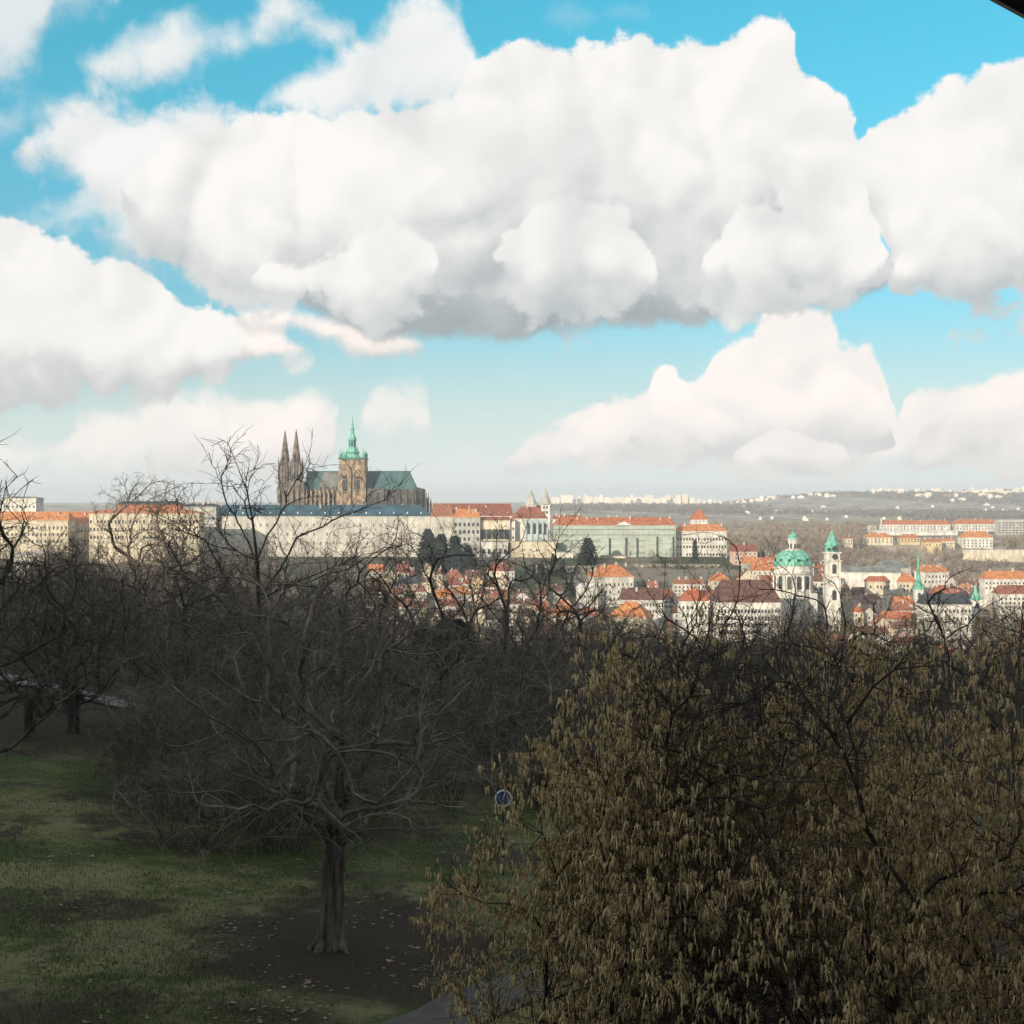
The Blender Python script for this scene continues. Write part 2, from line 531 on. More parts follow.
M_copper = material('green_copper', (0.19, 0.45, 0.33), rough=0.6, var=0.35, scale=0.9, detail=8.0, col2=(0.07, 0.23, 0.18), stretch=(1, 1, 0.18))
M_copperdark = material('dark_copper', (0.03, 0.13, 0.11), rough=0.6, var=0.35, scale=0.5)
M_tealroof = material('teal_copper_roof', (0.055, 0.125, 0.12), rough=0.6, var=0.3, scale=0.12, col2=(0.035, 0.075, 0.08), stretch=(1.2, 1, 0.25))
M_blueroof = material('blue_slate_roof', (0.030, 0.080, 0.112), rough=0.5, var=0.35, scale=0.09, stretch=(1, 1, 0.6))
M_greyroof = material('grey_lead_roof', (0.20, 0.20, 0.18), rough=0.7, var=0.3, scale=0.2)
M_gothic = material('weathered_sandstone', (0.34, 0.245, 0.155), var=0.5, scale=0.34, detail=10.0, col2=(0.075, 0.058, 0.048), stretch=(1, 1, 0.5))
M_gothicdark = material('blackened_sandstone', (0.20, 0.155, 0.12), var=0.5, scale=0.36, detail=10.0, col2=(0.040, 0.036, 0.034), stretch=(1, 1, 0.55))
M_choir = material('sooty_shaded_sandstone', (0.115, 0.10, 0.088), var=0.5, scale=0.4, detail=10.0, col2=(0.030, 0.030, 0.031), stretch=(1, 1, 0.5))  # blackened stone, with the choir's cloud shadow also darkened into the colour
M_darkfill = material('dark_infill', (0.065, 0.066, 0.066), var=0.5, scale=0.3)  # plain dark fill for window, opening and clock-face slabs
M_gold = material('gilt_metal', (0.5, 0.32, 0.08), rough=0.4, var=0.2)
M_stonewall = material('old_stone_wall', (0.36, 0.31, 0.24), var=0.4, scale=0.3, detail=8.0, col2=(0.18, 0.155, 0.125))
M_net = material('scaffold_netting', (0.40, 0.43, 0.36), var=0.25, scale=0.12, detail=6.0, stretch=(0.5, 1, 2.0), col2=(0.30, 0.33, 0.28))
M_panel = material('pale_concrete_panels', (0.82, 0.72, 0.60), var=0.10, scale=0.1, per_object=0.1)
M_metal = material('dark_painted_metal', (0.02, 0.021, 0.024), rough=0.5, var=0.3, scale=6.0)

# ------------------------------------------------------------------ the lie of the land


def sm(x, a, b):
    t = np.clip((np.asarray(x, float) - a) / (b - a), 0.0, 1.0)
    return t * t * (3 - 2 * t)


PY = np.array([-600, -100, -32, -12, 0, 10, 25, 30, 60, 90, 130, 200, 300, 400, 600, 700, 9000.])
PZ = np.array([162, 160, 97, 93, 92, 91.6, 90.8, 90.4, 88.3, 85.6, 80, 69, 52, 38, 13, 8, 8.])  # first heights: unseen ridge behind the camera, raised to shade the foreground


def lumps(x, y, s, seed):
    """cheap smooth noise of a few sines"""
    r = np.random.default_rng(seed)
    v = 0
    for k in range(6):
        a = r.uniform(0, 2 * np.pi)
        f = s * r.uniform(0.5, 1.8)
        v = v + np.sin((x * np.cos(a) + y * np.sin(a)) * f + r.uniform(0, 6.28))
    return v / 6


def land(x, y):
    x = np.asarray(x, float)
    y = np.asarray(y, float)
    hill = np.interp(y, PY, PZ)
    boost = 0.25 * np.clip(-x - 12, 0, 110) * sm(y, 20, 120) * (1 - 0.7 * sm(y, 420, 800))
    hill = hill + boost - 0.035 * np.clip(x, -12, 40) * (1 - sm(y, 40, 110))
    hill = hill + lumps(x, y, 0.35, 3) * 0.12 * (1 - sm(y, 40, 90)) * sm(y, 5, 20) + lumps(x, y, 0.06, 5) * 1.1 * sm(y, 60, 150) * (1 - sm(y, 450, 700))
    # castle hill
    top = 57.0 - 46.0 * sm(x, 150, 330)
    top = np.where(x < -250, top + 6, top)
    front = np.clip((y - 770) / 265.0, 0, 1) ** 1.15
    castle = 9 + (top - 9) * front
    castle = castle - (castle - 12) * sm(y, 1260, 1420) * (x > -5000)
    # plateau beyond the town
    let = 8 + 44 * sm(y - 0.10 * (x - 300), 1330, 1500) * sm(x, 100, 240) + 7 * sm(y, 1600, 2000) + lumps(x, y, 0.006, 8) * 3 * sm(y, 1450, 1700)
    let = let - 30 * sm(y, 2150, 2700)
    # far valley side and the upland behind it
    q = x / np.maximum(y, 1.0)
    far = np.interp(y, [2600, 3100, 4200, 5400, 6300, 7200, 12000], [8, 30, 62, 80, 73, 76, 80])
    far = far + (62 * sm(q, 0.13, 0.23) + 3 * np.sin(q * 21.0)) * sm(y, 4300, 6500)
    far = far + lumps(x, y, 0.0022, 12) * 9 * sm(y, 2900, 3800)
    far = np.where(y > 2600, far, 8)
    return np.maximum(np.maximum(hill, castle), np.maximum(let, far))


def lz(x, y):
    return float(land(x, y))


def axis(*spans):
    v = []
    for a, e, st in spans:
        v += list(np.arange(a, e, st))
    return np.array(v + [spans[-1][1]])


ys = axis((-620, -130, 35), (-130, 8, 6), (8, 75, 0.8), (75, 160, 2.5), (160, 460, 6), (460, 1600, 14), (1600, 3000, 50), (3000, 7600, 80), (7600, 12600, 500))
xp = axis((0, 26, 0.8), (26, 70, 2.5), (70, 400, 10), (400, 1400, 60), (1400, 6000, 230))
xs = np.concatenate([-xp[::-1][:-1], xp])
XX, YY = np.meshgrid(xs, ys)
ZZ = land(XX, YY)
nx, ny = len(xs), len(ys)
vv = np.stack([XX.ravel(), YY.ravel(), ZZ.ravel()], 1)
ii = np.arange(nx * ny).reshape(ny, nx)
ff = np.stack([ii[:-1, :-1], ii[:-1, 1:], ii[1:, 1:], ii[1:, :-1]], -1).reshape(-1, 4)


def ground_material():
    m = bpy.data.materials.new('ground')
    m.use_nodes = True
    t = m.node_tree
    t.nodes.clear()
    q = NB(t)
    o = q.new('ShaderNodeOutputMaterial')
    p = q.new('ShaderNodeBsdfPrincipled')
    t.links.new(p.outputs[0], o.inputs[0])
    p.inputs['Roughness'].default_value = 0.95
    p.inputs['Specular IOR Level'].default_value = 0.1
    pos = q.new('ShaderNodeNewGeometry').outputs['Position']
    x, y, z = q.sep(pos)
    n_big = q.noise(pos, 0.16, 6.0, 0.6).outputs[0]
    n_mid = q.noise(pos, 0.9, 6.0, 0.65).outputs[0]
    n_fine = q.noise(pos, 7.0, 6.0, 0.7).outputs[0]
    n_far = q.noise(pos, 0.012, 8.0, 0.65).outputs[0]
    n_field = q.noise(pos, 0.0035, 4.0, 0.5).outputs[0]
    # lawn: living grass, straw and bare earth in worn patches
    grass = q.mix(n_fine, (0.018, 0.030, 0.008), (0.060, 0.080, 0.024))
    straw = q.mix(n_fine, (0.085, 0.080, 0.036), (0.165, 0.155, 0.078))
    soil = q.mix(n_fine, (0.014, 0.010, 0.007), (0.052, 0.039, 0.028))
    litter = q.mix(n_mid, soil, (0.042, 0.034, 0.026))
    lawn = q.mix(q.smooth(q.m('MULTIPLY_ADD', n_mid, 0.45, q.m('MULTIPLY', n_big, 0.65)), 0.50, 0.66), grass, straw)
    # lit strip, painted in as paler turf, runs down across the slope
    # bare earth under the big tree and across the hollow
    dxx = q.m('SUBTRACT', x, -3.4)
    dyy = q.m('SUBTRACT', y, 29.5)
    rr = q.m('SQRT', q.m('ADD', q.m('MULTIPLY', q.m('MULTIPLY', dxx, dxx), 1.0), q.m('MULTIPLY', q.m('MULTIPLY', dyy, dyy), 0.35)))
    bare = q.m('SUBTRACT', 1.0, q.smooth(q.m('ADD', rr, q.m('MULTIPLY_ADD', n_mid, 4.5, q.m('MULTIPLY_ADD', n_big, 5.0, -4.75))), 2.4, 4.6))
    lawn = q.mix(bare, lawn, soil)
    worn = q.smooth(q.m('MULTIPLY_ADD', n_mid, 0.5, q.m('MULTIPLY', q.noise(pos, 0.23, 3.0, 0.5).outputs[0], 0.6)), 0.61, 0.67)
    lawn = q.mix(q.m('MULTIPLY', worn, 0.9), lawn, litter)
    hollow = q.smooth(q.m('MULTIPLY_ADD', n_mid, 0.35, q.noise(q.vm('MULTIPLY', pos, (1.0, 0.8, 1.0)), 0.17, 4.0, 0.6).outputs[0]), 0.68, 0.78)
    lawn = q.mix(q.m('MULTIPLY', hollow, 0.85), lawn, soil)
    band = q.m('ABSOLUTE', q.m('ADD', y, q.m('MULTIPLY_ADD', x, 0.42, -23.6)))  # lit strip of the lawn, its brightness put into the turf colour
    band = q.m('SUBTRACT', 1.0, q.smooth(q.m('ADD', band, q.m('MULTIPLY', n_mid, 1.2)), 0.5, 1.8))
    lawn = q.mix(q.m('MULTIPLY', band, 0.8), lawn, q.mix(q.smooth(n_mid, 0.42, 0.6), grass, straw))
    # wood floor further down the slope
    c = q.mix(q.smooth(q.m('MULTIPLY_ADD', n_big, 26.0, y), 66, 82), lawn, litter)
    c = q.mix(q.smooth(x, 0.5, 4.0), c, q.mix(q.smooth(y, 40, 60), litter, c))
    # town ground
    town = q.mix(n_far, (0.12, 0.105, 0.08), (0.24, 0.21, 0.165))
    town = q.mix(q.smooth(n_far, 0.48, 0.56), town, (0.055, 0.06, 0.032))
    c = q.mix(q.smooth(y, 480, 640), c, town)
    # winter woods, scrub and pale fields beyond
    woods = q.mix(q.smooth(n_far, 0.40, 0.60), (0.12, 0.10, 0.085), (0.40, 0.33, 0.265))
    field = q.mix(n_mid, (0.32, 0.26, 0.17), (0.22, 0.21, 0.12))
    c = q.mix(q.smooth(y, 1270, 1400), c, q.mix(q.smooth(n_field, 0.54, 0.60), woods, field))
    q.put(p.inputs['Base Color'], c)
    bn = q.new('ShaderNodeBump')
    bn.inputs['Strength'].default_value = 0.6
    bn.inputs['Distance'].default_value = 0.12
    q.put(bn.inputs['Height'], q.m('MULTIPLY_ADD', n_mid, 0.8, q.m('MULTIPLY', n_fine, 0.5)))
    t.links.new(bn.outputs[0], p.inputs['Normal'])
    return m


ground = link('ground', np_mesh('ground', vv, ff, ground_material(), True))
tag(ground, kind='structure')

# haze: one even body of air round camera and scene
hz = MB().box(-6500, 6500, -640, 12700, -2, 182)
hm = bpy.data.materials.new('haze')
hm.use_nodes = True
ht = hm.node_tree
ht.nodes.clear()
hq = NB(ht)
ho = hq.new('ShaderNodeOutputMaterial')
hv = hq.new('ShaderNodeVolumePrincipled')
hv.inputs['Color'].default_value = (0.85, 0.88, 0.92, 1)
hv.inputs['Density'].default_value = 0.00012
hv.inputs['Anisotropy'].default_value = 0.0
ht.links.new(hv.outputs[0], ho.inputs['Volume'])
haze = hz.build('haze', hm)
tag(haze, kind='stuff')


def ribbon(name, pts, w, mat, lift=0.03, kind='structure'):
    """a path laid along the land: pts (x, y), width w"""
    pts = np.array(pts, float)
    d = np.concatenate([[0], np.cumsum(np.hypot(*np.diff(pts, axis=0).T))])
    n = max(8, int(d[-1] / 0.7))
    s = np.linspace(0, d[-1], n)
    c = np.stack([np.interp(s, d, pts[:, 0]), np.interp(s, d, pts[:, 1])], 1)
    for _ in range(6):
        c[1:-1] = (c[:-2] + 2 * c[1:-1] + c[2:]) / 4
    g = np.gradient(c, axis=0)
    g /= np.linalg.norm(g, axis=1)[:, None]
    nrm = np.stack([-g[:, 1], g[:, 0]], 1)
    K = 7
    vs = []
    for k in range(K):
        e_ = (k / (K - 1) - 0.5)
        q = c + nrm * (e_ * w * (1 + 0.22 * np.sin(s * 1.7 + 2 * np.sign(e_)) * np.sin(s * 0.61 + np.sign(e_)) + 0.08 * np.sin(s * 5.3 * (1.1 + np.sign(e_) * .2))))[:, None]
        z = np.interp(0, [0], [0]) + land(q[:, 0], q[:, 1]) + lift
        vs.append(np.stack([q[:, 0], q[:, 1], z], 1))
    v = np.stack(vs, 1).reshape(-1, 3)
    i = np.arange(n * K).reshape(n, K)
    f = np.stack([i[:-1, :-1], i[:-1, 1:], i[1:, 1:], i[1:, :-1]], -1).reshape(-1, 4)
    return tag(link(name, np_mesh(name, v, f, mat, True)), kind=kind)


M_path = material('trodden_gravel', (0.055, 0.049, 0.041), var=0.35, scale=1.6, detail=9.0, bump=0.3, col2=(0.03, 0.027, 0.023))
M_paving = material('pale_paved_path', (0.115, 0.108, 0.098), var=0.25, scale=0.8, detail=7.0)
ribbon('path', [(colx(395, 23.0), 23.0), (colx(440, 24.6), 24.6), (colx(500, 26.2), 26.2), (colx(600, 28.0), 28.0), (colx(720, 30), 30)], 1.5, M_path, 0.06)
ribbon('path', [(colx(-60, 84), 84), (colx(40, 82), 82), (colx(110, 80), 80), (colx(170, 78), 78), (colx(250, 75), 75), (colx(330, 73), 73), (colx(420, 72), 72)], 2.8, M_paving, 0.12)

# ------------------------------------------------------------------ building kit
UNIT = MB().box(-0.5, 0.5, -0.12, 0.10, 0, 1)
_unit = {}


def unit_box(mat):
    if mat.name not in _unit:
        _unit[mat.name] = UNIT.mesh('window', mat)
    return _unit[mat.name]


ARCHM = {}


def unit_arch(mat, pointed=False):
    k = (mat.name, pointed)
    if k not in ARCHM:
        ARCHM[k] = MB().arch(0, 1, 0, 1, -0.12, 0.10, 8, pointed).mesh('window', mat)
    return ARCHM[k]


def chimney(parent, x, y, z, h, w=0.9, mat=None):
    m = MB().box(x - w / 2, x + w / 2, y - w / 2, y + w / 2, z, z + h).box(x - w / 2 - 0.12, x + w / 2 + 0.12, y - w / 2 - 0.12, y + w / 2 + 0.12, z + h, z + h + 0.25)
    return m.build('chimney', mat or M_chim, parent)


def dormer(parent, x, y, z, w, h, d, mat, roofmat):
    o = MB().box(x - w / 2, x + w / 2, y, y + d, z, z + h).build('dormer', mat, parent)
    MB().wedge(x - w / 2 - 0.15, x + w / 2 + 0.15, y - 0.25, y + d, z + h, z + h + w * 0.4, 0, 0, 'y').build('dormer_roof', roofmat, o)
    MB().box(x - w * 0.3, x + w * 0.3, y - 0.06, y + 0.05, z + h * 0.2, z + h * 0.9).build('pane', M_glass, o)
    return o


def palace(name, label, cat, c0, c1, Y, r_ridge, r_eave, r_base, depth, wall, roof, floors=3, cols=10, hip=None, win=(1.1, 1.8), top=0.86, bottom=0.12,
           chim=0, dorm=0, arch=False, yaw=0.0, group=None, cornice=0.45, seed=1, trim=None, glass=None, pil=0, ledges=0):
    """long block facing the camera between columns c0..c1; rows fix ridge, eaves and foot"""
    r = random.Random(seed)
    W = abs(colx(c1, Y) - colx(c0, Y)) / math.cos(yaw)
    xm = (colx(c0, Y) + colx(c1, Y)) / 2
    ze, zr = rowz(r_eave, Y), rowz(r_ridge, Y + depth * 0.5)
    zb = min(rowz(r_base, Y), lz(xm, Y) - 0.5, lz(xm - W / 2, Y) - 0.5, lz(xm + W / 2, Y) - 0.5)
    root = empty(name, (xm, Y, zb), label, cat, yaw, group)
    ze -= zb
    zr -= zb
    h = W / 2
    mw = MB().box(-h, h, 0, depth, 0, ze)
    if cornice:
        mw.box(-h - cornice, h + cornice, -cornice, depth + cornice, ze - 0.55, ze - 0.003)
    for k in range(ledges):
        zl = rowz(r_base, Y) - zb + (ze - (rowz(r_base, Y) - zb)) * (k + 1) / (ledges + 1)
        mw.box(-h - 0.22, h + 0.22, -0.22, depth + 0.22, zl, zl + 0.3)
    for k in range(pil):
        x = -h + W * (k + 0.5) / pil
        mw.box(x - 0.35, x + 0.35, -0.18, 0.1, 0.5, ze - 0.56)
    mw.build('wall', wall, root)
    ov = 0.6
    rf = MB().wedge(-h - ov, h + ov, -ov, depth + ov, ze, zr, 0, (depth * 0.5 if hip is None else hip)).build('roof', roof, root)
    foot = rowz(r_base, Y) - zb
    H = ze - foot
    me = (unit_arch if arch else unit_box)(glass or M_glass)
    for f in range(floors):
        zf = foot + H * (bottom + (top - bottom) * ((f + 0.5) / floors)) - win[1] / 2
        for c in range(cols):
            if r.random() < 0.04:
                continue
            x = -h + W * (c + 0.5) / cols
            link('window', me, root, (x, 0, zf), (win[0], 1, win[1]))
    for k in range(chim):
        x = -h + W * (k + 0.5 + r.uniform(-.25, .25)) / chim
        yy = depth * r.uniform(0.3, 0.6)
        zz = ze + (zr - ze) * (1 - abs(yy / depth - 0.5) * 2)
        chimney(rf, x, yy, zz - 0.8, r.uniform(1.8, 3.0), r.uniform(0.9, 1.5))
    for k in range(dorm):
        x = -h + W * (k + 0.5) / dorm
        slope = (zr - ze) / (depth * 0.5)
        dormer(rf, x, depth * 0.1, ze + slope * depth * 0.1 - 0.1, 1.6, 1.3, depth * 0.2, wall if trim is None else trim, roof)
    return root


# ------------------------------------------------------------------ the cathedral
CY = 1150.0
s = CY / F                                   # metres per pixel there


def cx(px):
    return colx(px, CY)


def cz(py, Y=CY):
    return rowz(py, Y)


gz = 52.0
cath = empty('cathedral', (cx(352), CY, gz), 'gothic cathedral with two spires, green-helmed tower and teal roofs above the castle', 'cathedral')
ox, oz = cx(352), gz


def lx(px):
    return cx(px) - ox


def lzz(py):
    return cz(py) - oz


# great south tower
tw0, tw1 = lx(338.4), lx(365.6)
tcx = (tw0 + tw1) / 2
thw = (tw1 - tw0) / 2
gal = lzz(459)
m = MB().box(tw0 + 0.6, tw1 - 0.6, 0, 2 * thw, 0, gal)
for x in (tw0 + 1.6, tw1 - 1.6):                      # stepped corner buttresses
    for y in (1.2, 2 * thw - 1.2):
        m.box(x - 2.0, x + 2.0, y - 2.0, y + 2.0, 0, lzz(490))
        m.box(x - 1.6, x + 1.6, y - 1.6, y + 1.6, lzz(490), lzz(477))
        m.box(x - 1.3, x + 1.3, y - 1.3, y + 1.3, lzz(477), lzz(467))
        m.pyramid(x, y, 1.7, lzz(477), lzz(471))
m.box(tcx - 2.6, tcx - 0.6, -1.8, 0.3, 0, lzz(472))
m.pyramid(tcx - 1.6, -0.8, 1.5, lzz(472), lzz(466))
for py in (492, 480, 467.5):
    m.box(tw0 + 0.3, tw1 - 0.3, -0.35, 2 * thw + 0.35, lzz(py), lzz(py) + 0.6)
tower = m.build('great_tower', M_gothic, cath)
for i, (px, py0, py1, w) in enumerate([(346.0, 493, 474, 2.2), (343.5, 493, 475, 1.8), (356.4, 489, 476, 1.9), (358.9, 489, 476, 1.9)]):
    MB().arch(lx(px), w, lzz(py0), lzz(py1), -0.25 if i > 1 else -0.2, 0.2, 8, True).build('lancet_window', M_darkfill, tower)
arch = MB()
for a, bb in (((353.8, 490), (353.8, 474)), ((361.5, 490), (361.5, 474)), ((353.8, 474), (357.6, 469)), ((361.5, 474), (357.6, 469))):
    arch.bar((lx(a[0]), -0.3, lzz(a[1])), (lx(bb[0]), -0.3, lzz(bb[1])), 0.55)
arch.build('window_tracery', M_gothic, tower)
for px in (350.9, 354.7, 358.6):
    MB().box(lx(px) - 0.8, lx(px) + 0.8, 0.35, 0.9, lzz(463.2), lzz(459.6)).build('gallery_opening', M_darkfill, tower)
MB().lathe(lx(352), -0.35, [(lzz(503), 2.0), (lzz(503) + 0.01, 2.0)], 16)
gm = MB().box(tw0 - 0.5, tw1 + 0.5, -0.9, 2 * thw + 0.9, gal, gal + 0.5)
for k in range(13):
    x = tw0 + (tw1 - tw0) * (k + 0.5) / 13
    gm.box(x - 0.2, x + 0.2, -0.85, -0.6, gal + 0.5, gal + 1.4)
gm.box(tw0 - 0.4, tw1 + 0.4, -0.85, -0.6, gal + 1.4, gal + 1.7)
gm.build('gallery', M_copperdark, tower)
cu = 0.0882                                   # metres per unit of the measured helm outline
hx, hy = lx(350.9), thw


def cyz(v):                                   # outline row -> height
    return lzz(410 + v * 0.10742)


prof = [(448, 92), (440, 84), (425, 72), (405, 64), (393, 68), (384, 66), (365, 58), (350, 48), (341, 46), (340, 36), (300, 35), (280, 35), (274, 42), (266, 40), (250, 37), (235, 30), (222, 22), (214, 20), (212, 16), (182, 15), (176, 21), (166, 20), (150, 16), (132, 11), (112, 8), (92, 6), (66, 2.5), (60, 4), (54, 2), (36, 0.6)]
helm = MB().lathe(hx, hy, [(cyz(a), r * cu) for a, r in prof], 8, math.pi / 8).build('helm', M_copper, tower)
for a, r in ((341, 37.5), (278, 37.5), (213, 17.5), (178, 17.5), (395, 68.5)):
    MB().lathe(hx, hy, [(cyz(a + 3), (r + 1.5) * cu), (cyz(a - 3), (r + 1.5) * cu)], 8, math.pi / 8).build('moulding', M_copperdark, helm)
for k in range(8):
    a = math.pi / 4 * k
    c_, s_ = math.cos(a), math.sin(a)
    w = MB()
    rr = 35 * cu * math.cos(math.pi / 8)
    p0 = Vector((hx + rr * c_, hy + rr * s_, 0))
    t_ = Vector((-s_, c_, 0)) * 0.85
    n_ = Vector((c_, s_, 0)) * 0.08
    z0_, z1_ = cyz(335), cyz(288)
    q = [p0 - t_ - n_, p0 + t_ - n_, p0 + t_ + n_, p0 - t_ + n_]
    w.add([(v.x, v.y, z0_) for v in q] + [(v.x, v.y, z1_) for v in q], [(3, 2, 1, 0), (4, 5, 6, 7), (0, 1, 5, 4), (1, 2, 6, 5), (2, 3, 7, 6), (3, 0, 4, 7)])
    w.build('belfry_opening', M_copperdark, helm)
for dx_, dy_ in ((tw0 + 1.8, 1.4), (tw1 - 1.8, 1.4), (tw0 + 1.8, 2 * thw - 1.4), (tw1 - 1.8, 2 * thw - 1.4)):
    MB().lathe(dx_, dy_, [(gal + 0.5, 1.5), (cyz(432), 1.45), (cyz(430), 1.1), (cyz(424), 1.4), (cyz(412), 1.75), (cyz(402), 1.4), (cyz(393), 0.6), (cyz(385), 0.35), (cyz(350), 0.08)], 8).build('corner_turret', M_copper, tower)

# two west towers with openwork spires
for (a0, a1, top_, apex_px, yy, dep) in ((276.4, 290.0, 429.6, 283.2, 4.0, 12.0), (290.4, 304.6, 428.2, 295.4, -1.0, 12.0)):
    x0, x1 = lx(a0), lx(a1)
    xc = (x0 + x1) / 2
    ax = lx(apex_px)
    z_b, z_s = lzz(486), lzz(455)
    m = MB().box(x0 + 1.2, x1 - 1.2, yy + 1.2, yy + dep - 1.2, 0, z_b)
    u0, u1 = ax - 4.6, ax + 4.6
    m.box(u0, u1, yy + 1.6, yy + dep - 1.6, z_b, lzz(462))
    for xb in (x0 + 1.2, x1 - 1.2, xc):
        for yb in (yy + 0.8, yy + dep - 0.8):
            if xb == xc and yb > yy + 1:
                continue
            m.box(xb - 1.2, xb + 1.2, yb - 1.2, yb + 1.2, 0, lzz(488))
            m.pyramid(xb, yb, 1.5, lzz(488), lzz(477))
            m.box((xb + ax) / 2 - 0.8, (xb + ax) / 2 + 0.8, yb - 0.8, yb + 0.8, lzz(490), lzz(468))
            m.pyramid((xb + ax) / 2, yb, 1.0, lzz(468), lzz(459))
    for xb in (u0, u1, u0 + 3.0, u1 - 3.0):
        for yb in (yy + 1.6, yy + dep - 1.6):
            m.box(xb - 0.6, xb + 0.6, yb - 0.6, yb + 0.6, z_b, lzz(464 if xb in (u0, u1) else 460))
            m.pyramid(xb, yb, 0.85, lzz(464 if xb in (u0, u1) else 460), lzz(456 if xb in (u0, u1) else 451))
    for py in (500, 486, 470):
        m.box(ax - 5.3, ax + 5.3, yy + 0.9, yy + dep - 0.9, lzz(py), lzz(py) + 0.5)
    wt = m.build('west_tower', M_gothicdark, cath)
    sp = MB().lathe(ax, yy + dep / 2, [(lzz(463), 3.6), (lzz(455), 3.3), (lzz(452), 2.9), (lzz(440), 1.55), (lzz(433), 0.7), (lzz(431.5), 0.75), (lzz(431), 0.4), (lzz(top_), 0.12)], 8, math.pi / 8)
    for k in range(8):                                   # crockets up the edges
        a = math.pi / 8 + k * math.pi / 4
        for j in range(7):
            t = j / 7
            rr = 3.3 * (1 - t) + 0.55 * t
            zz = lzz(455) * (1 - t) + lzz(433) * t
            px_, py_ = ax + rr * math.cos(a), yy + dep / 2 + rr * math.sin(a)
            sp.pyramid(px_, py_, 0.34, zz, zz + 0.9)
    sp.build('spire', M_gothicdark, wt)
    for dxw in (-2.2, 2.2):
        MB().arch(ax + dxw, 1.5, lzz(484), lzz(465), yy + 1.45, yy + 1.75, 8, True).build('lancet_window', M_darkfill, wt)
    MB().arch(xc + 1.4, 1.6, lzz(503), lzz(489), yy + 0.9, yy + 1.35, 8, True).build('lancet_window', M_darkfill, wt)
    MB().arch(xc - 2.4, 1.4, lzz(503), lzz(490), yy + 0.9, yy + 1.35, 8, True).build('lancet_window', M_darkfill, wt)

# nave, transept and choir
nave = MB().box(lx(303), lx(414), 9, 27, 0, lzz(489.6))
for k in range(8):
    x = lx(306.5 + k * 4.4)
    nave.box(x - 0.7, x + 0.7, 0, 9, 0, lzz(495))
    nave.pyramid(x, 0.8, 1.2, lzz(495), lzz(488.5))
    nave.bar((x, 1, lzz(496)), (x, 9.1, lzz(491)), 0.45)
nave.box(lx(305), lx(340), 1.5, 9, 0, lzz(498))
nave.build('nave', M_gothic, cath)
for k in range(7):
    MB().arch(lx(308.7 + k * 4.4), 2.4, lzz(506), lzz(499.2), 1.3, 1.6, 8, True).build('lancet_window', M_darkfill, cath)
    MB().arch(lx(308.7 + k * 4.4), 2.2, lzz(496.5), lzz(490.8), 8.8, 9.1, 8, True).build('lancet_window', M_darkfill, cath)
rf = MB().wedge(lx(303.5), lx(416), 8.2, 27.8, lzz(489.6), lzz(471), 0, 0.0)
rf.v = [(x - (6.2 if z > lzz(480) and x > 0 else 0), y, z) for x, y, z in rf.v]
rf = rf.build('nave_roof', M_tealroof, cath)
cr = MB().box(lx(303.5), lx(409.5), 17.7, 18.3, lzz(471) - 0.2, lzz(471) + 0.35)
for k in range(14):
    cr.bar((lx(372 + k * 2.6), 18, lzz(471)), (lx(372 + k * 2.6), 18, lzz(471) + 1.0), 0.12)
cr.bar((lx(368.5), 18, lzz(471)), (lx(368.5), 18, lzz(466)), 0.15)
cr.bar((lx(405), 18, lzz(471)), (lx(405), 18, lzz(467)), 0.15)
cr.build('ridge_crest', M_copperdark, rf)
tr = MB().box(lx(317.5), lx(338), 3, 10, lzz(498), lzz(489))
tr.build('transept', M_gothic, cath)
MB().add([(lx(318), 2.4, lzz(489.5)), (lx(340), 2.4, lzz(489.5)), (lx(340), 17.5, lzz(471.6)), (lx(320), 17.5, lzz(471.6)), (lx(316), 9, lzz(489.5)), (lx(319), 14, lzz(477))], [(0, 1, 2, 3), (0, 3, 5), (0, 5, 4)]).build('transept_roof', M_greyroof, cath)
pin = MB()
for k in range(5):
    x = lx(319.5 + k * 4.2)
    pin.box(x - 0.4, x + 0.4, 2.0, 2.8, lzz(492), lzz(487))
    pin.pyramid(x, 2.4, 0.7, lzz(487), lzz(483.5 if k % 2 else 485.5))
pin.build('pinnacles', M_gothicdark, cath)['kind'] = 'stuff'
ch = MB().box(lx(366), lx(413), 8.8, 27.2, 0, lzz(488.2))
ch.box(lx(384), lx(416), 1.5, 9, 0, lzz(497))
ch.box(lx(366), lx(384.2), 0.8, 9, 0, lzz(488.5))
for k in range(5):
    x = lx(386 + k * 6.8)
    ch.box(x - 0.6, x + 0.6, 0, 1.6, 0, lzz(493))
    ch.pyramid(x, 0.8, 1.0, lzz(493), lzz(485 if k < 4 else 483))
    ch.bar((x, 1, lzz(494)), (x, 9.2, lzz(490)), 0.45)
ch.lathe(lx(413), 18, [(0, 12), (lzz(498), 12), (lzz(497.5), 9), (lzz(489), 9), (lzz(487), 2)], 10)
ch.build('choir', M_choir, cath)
for k in range(6):
    MB().arch(lx(389.4 + k * 6.8) if k < 4 else lx(370 + (k - 4) * 8), 2.6, lzz(505), lzz(498.5 if k < 4 else 492), (1.3 if k < 4 else 0.6), (1.6 if k < 4 else 0.9), 8, True).build('lancet_window', M_darkfill, cath)
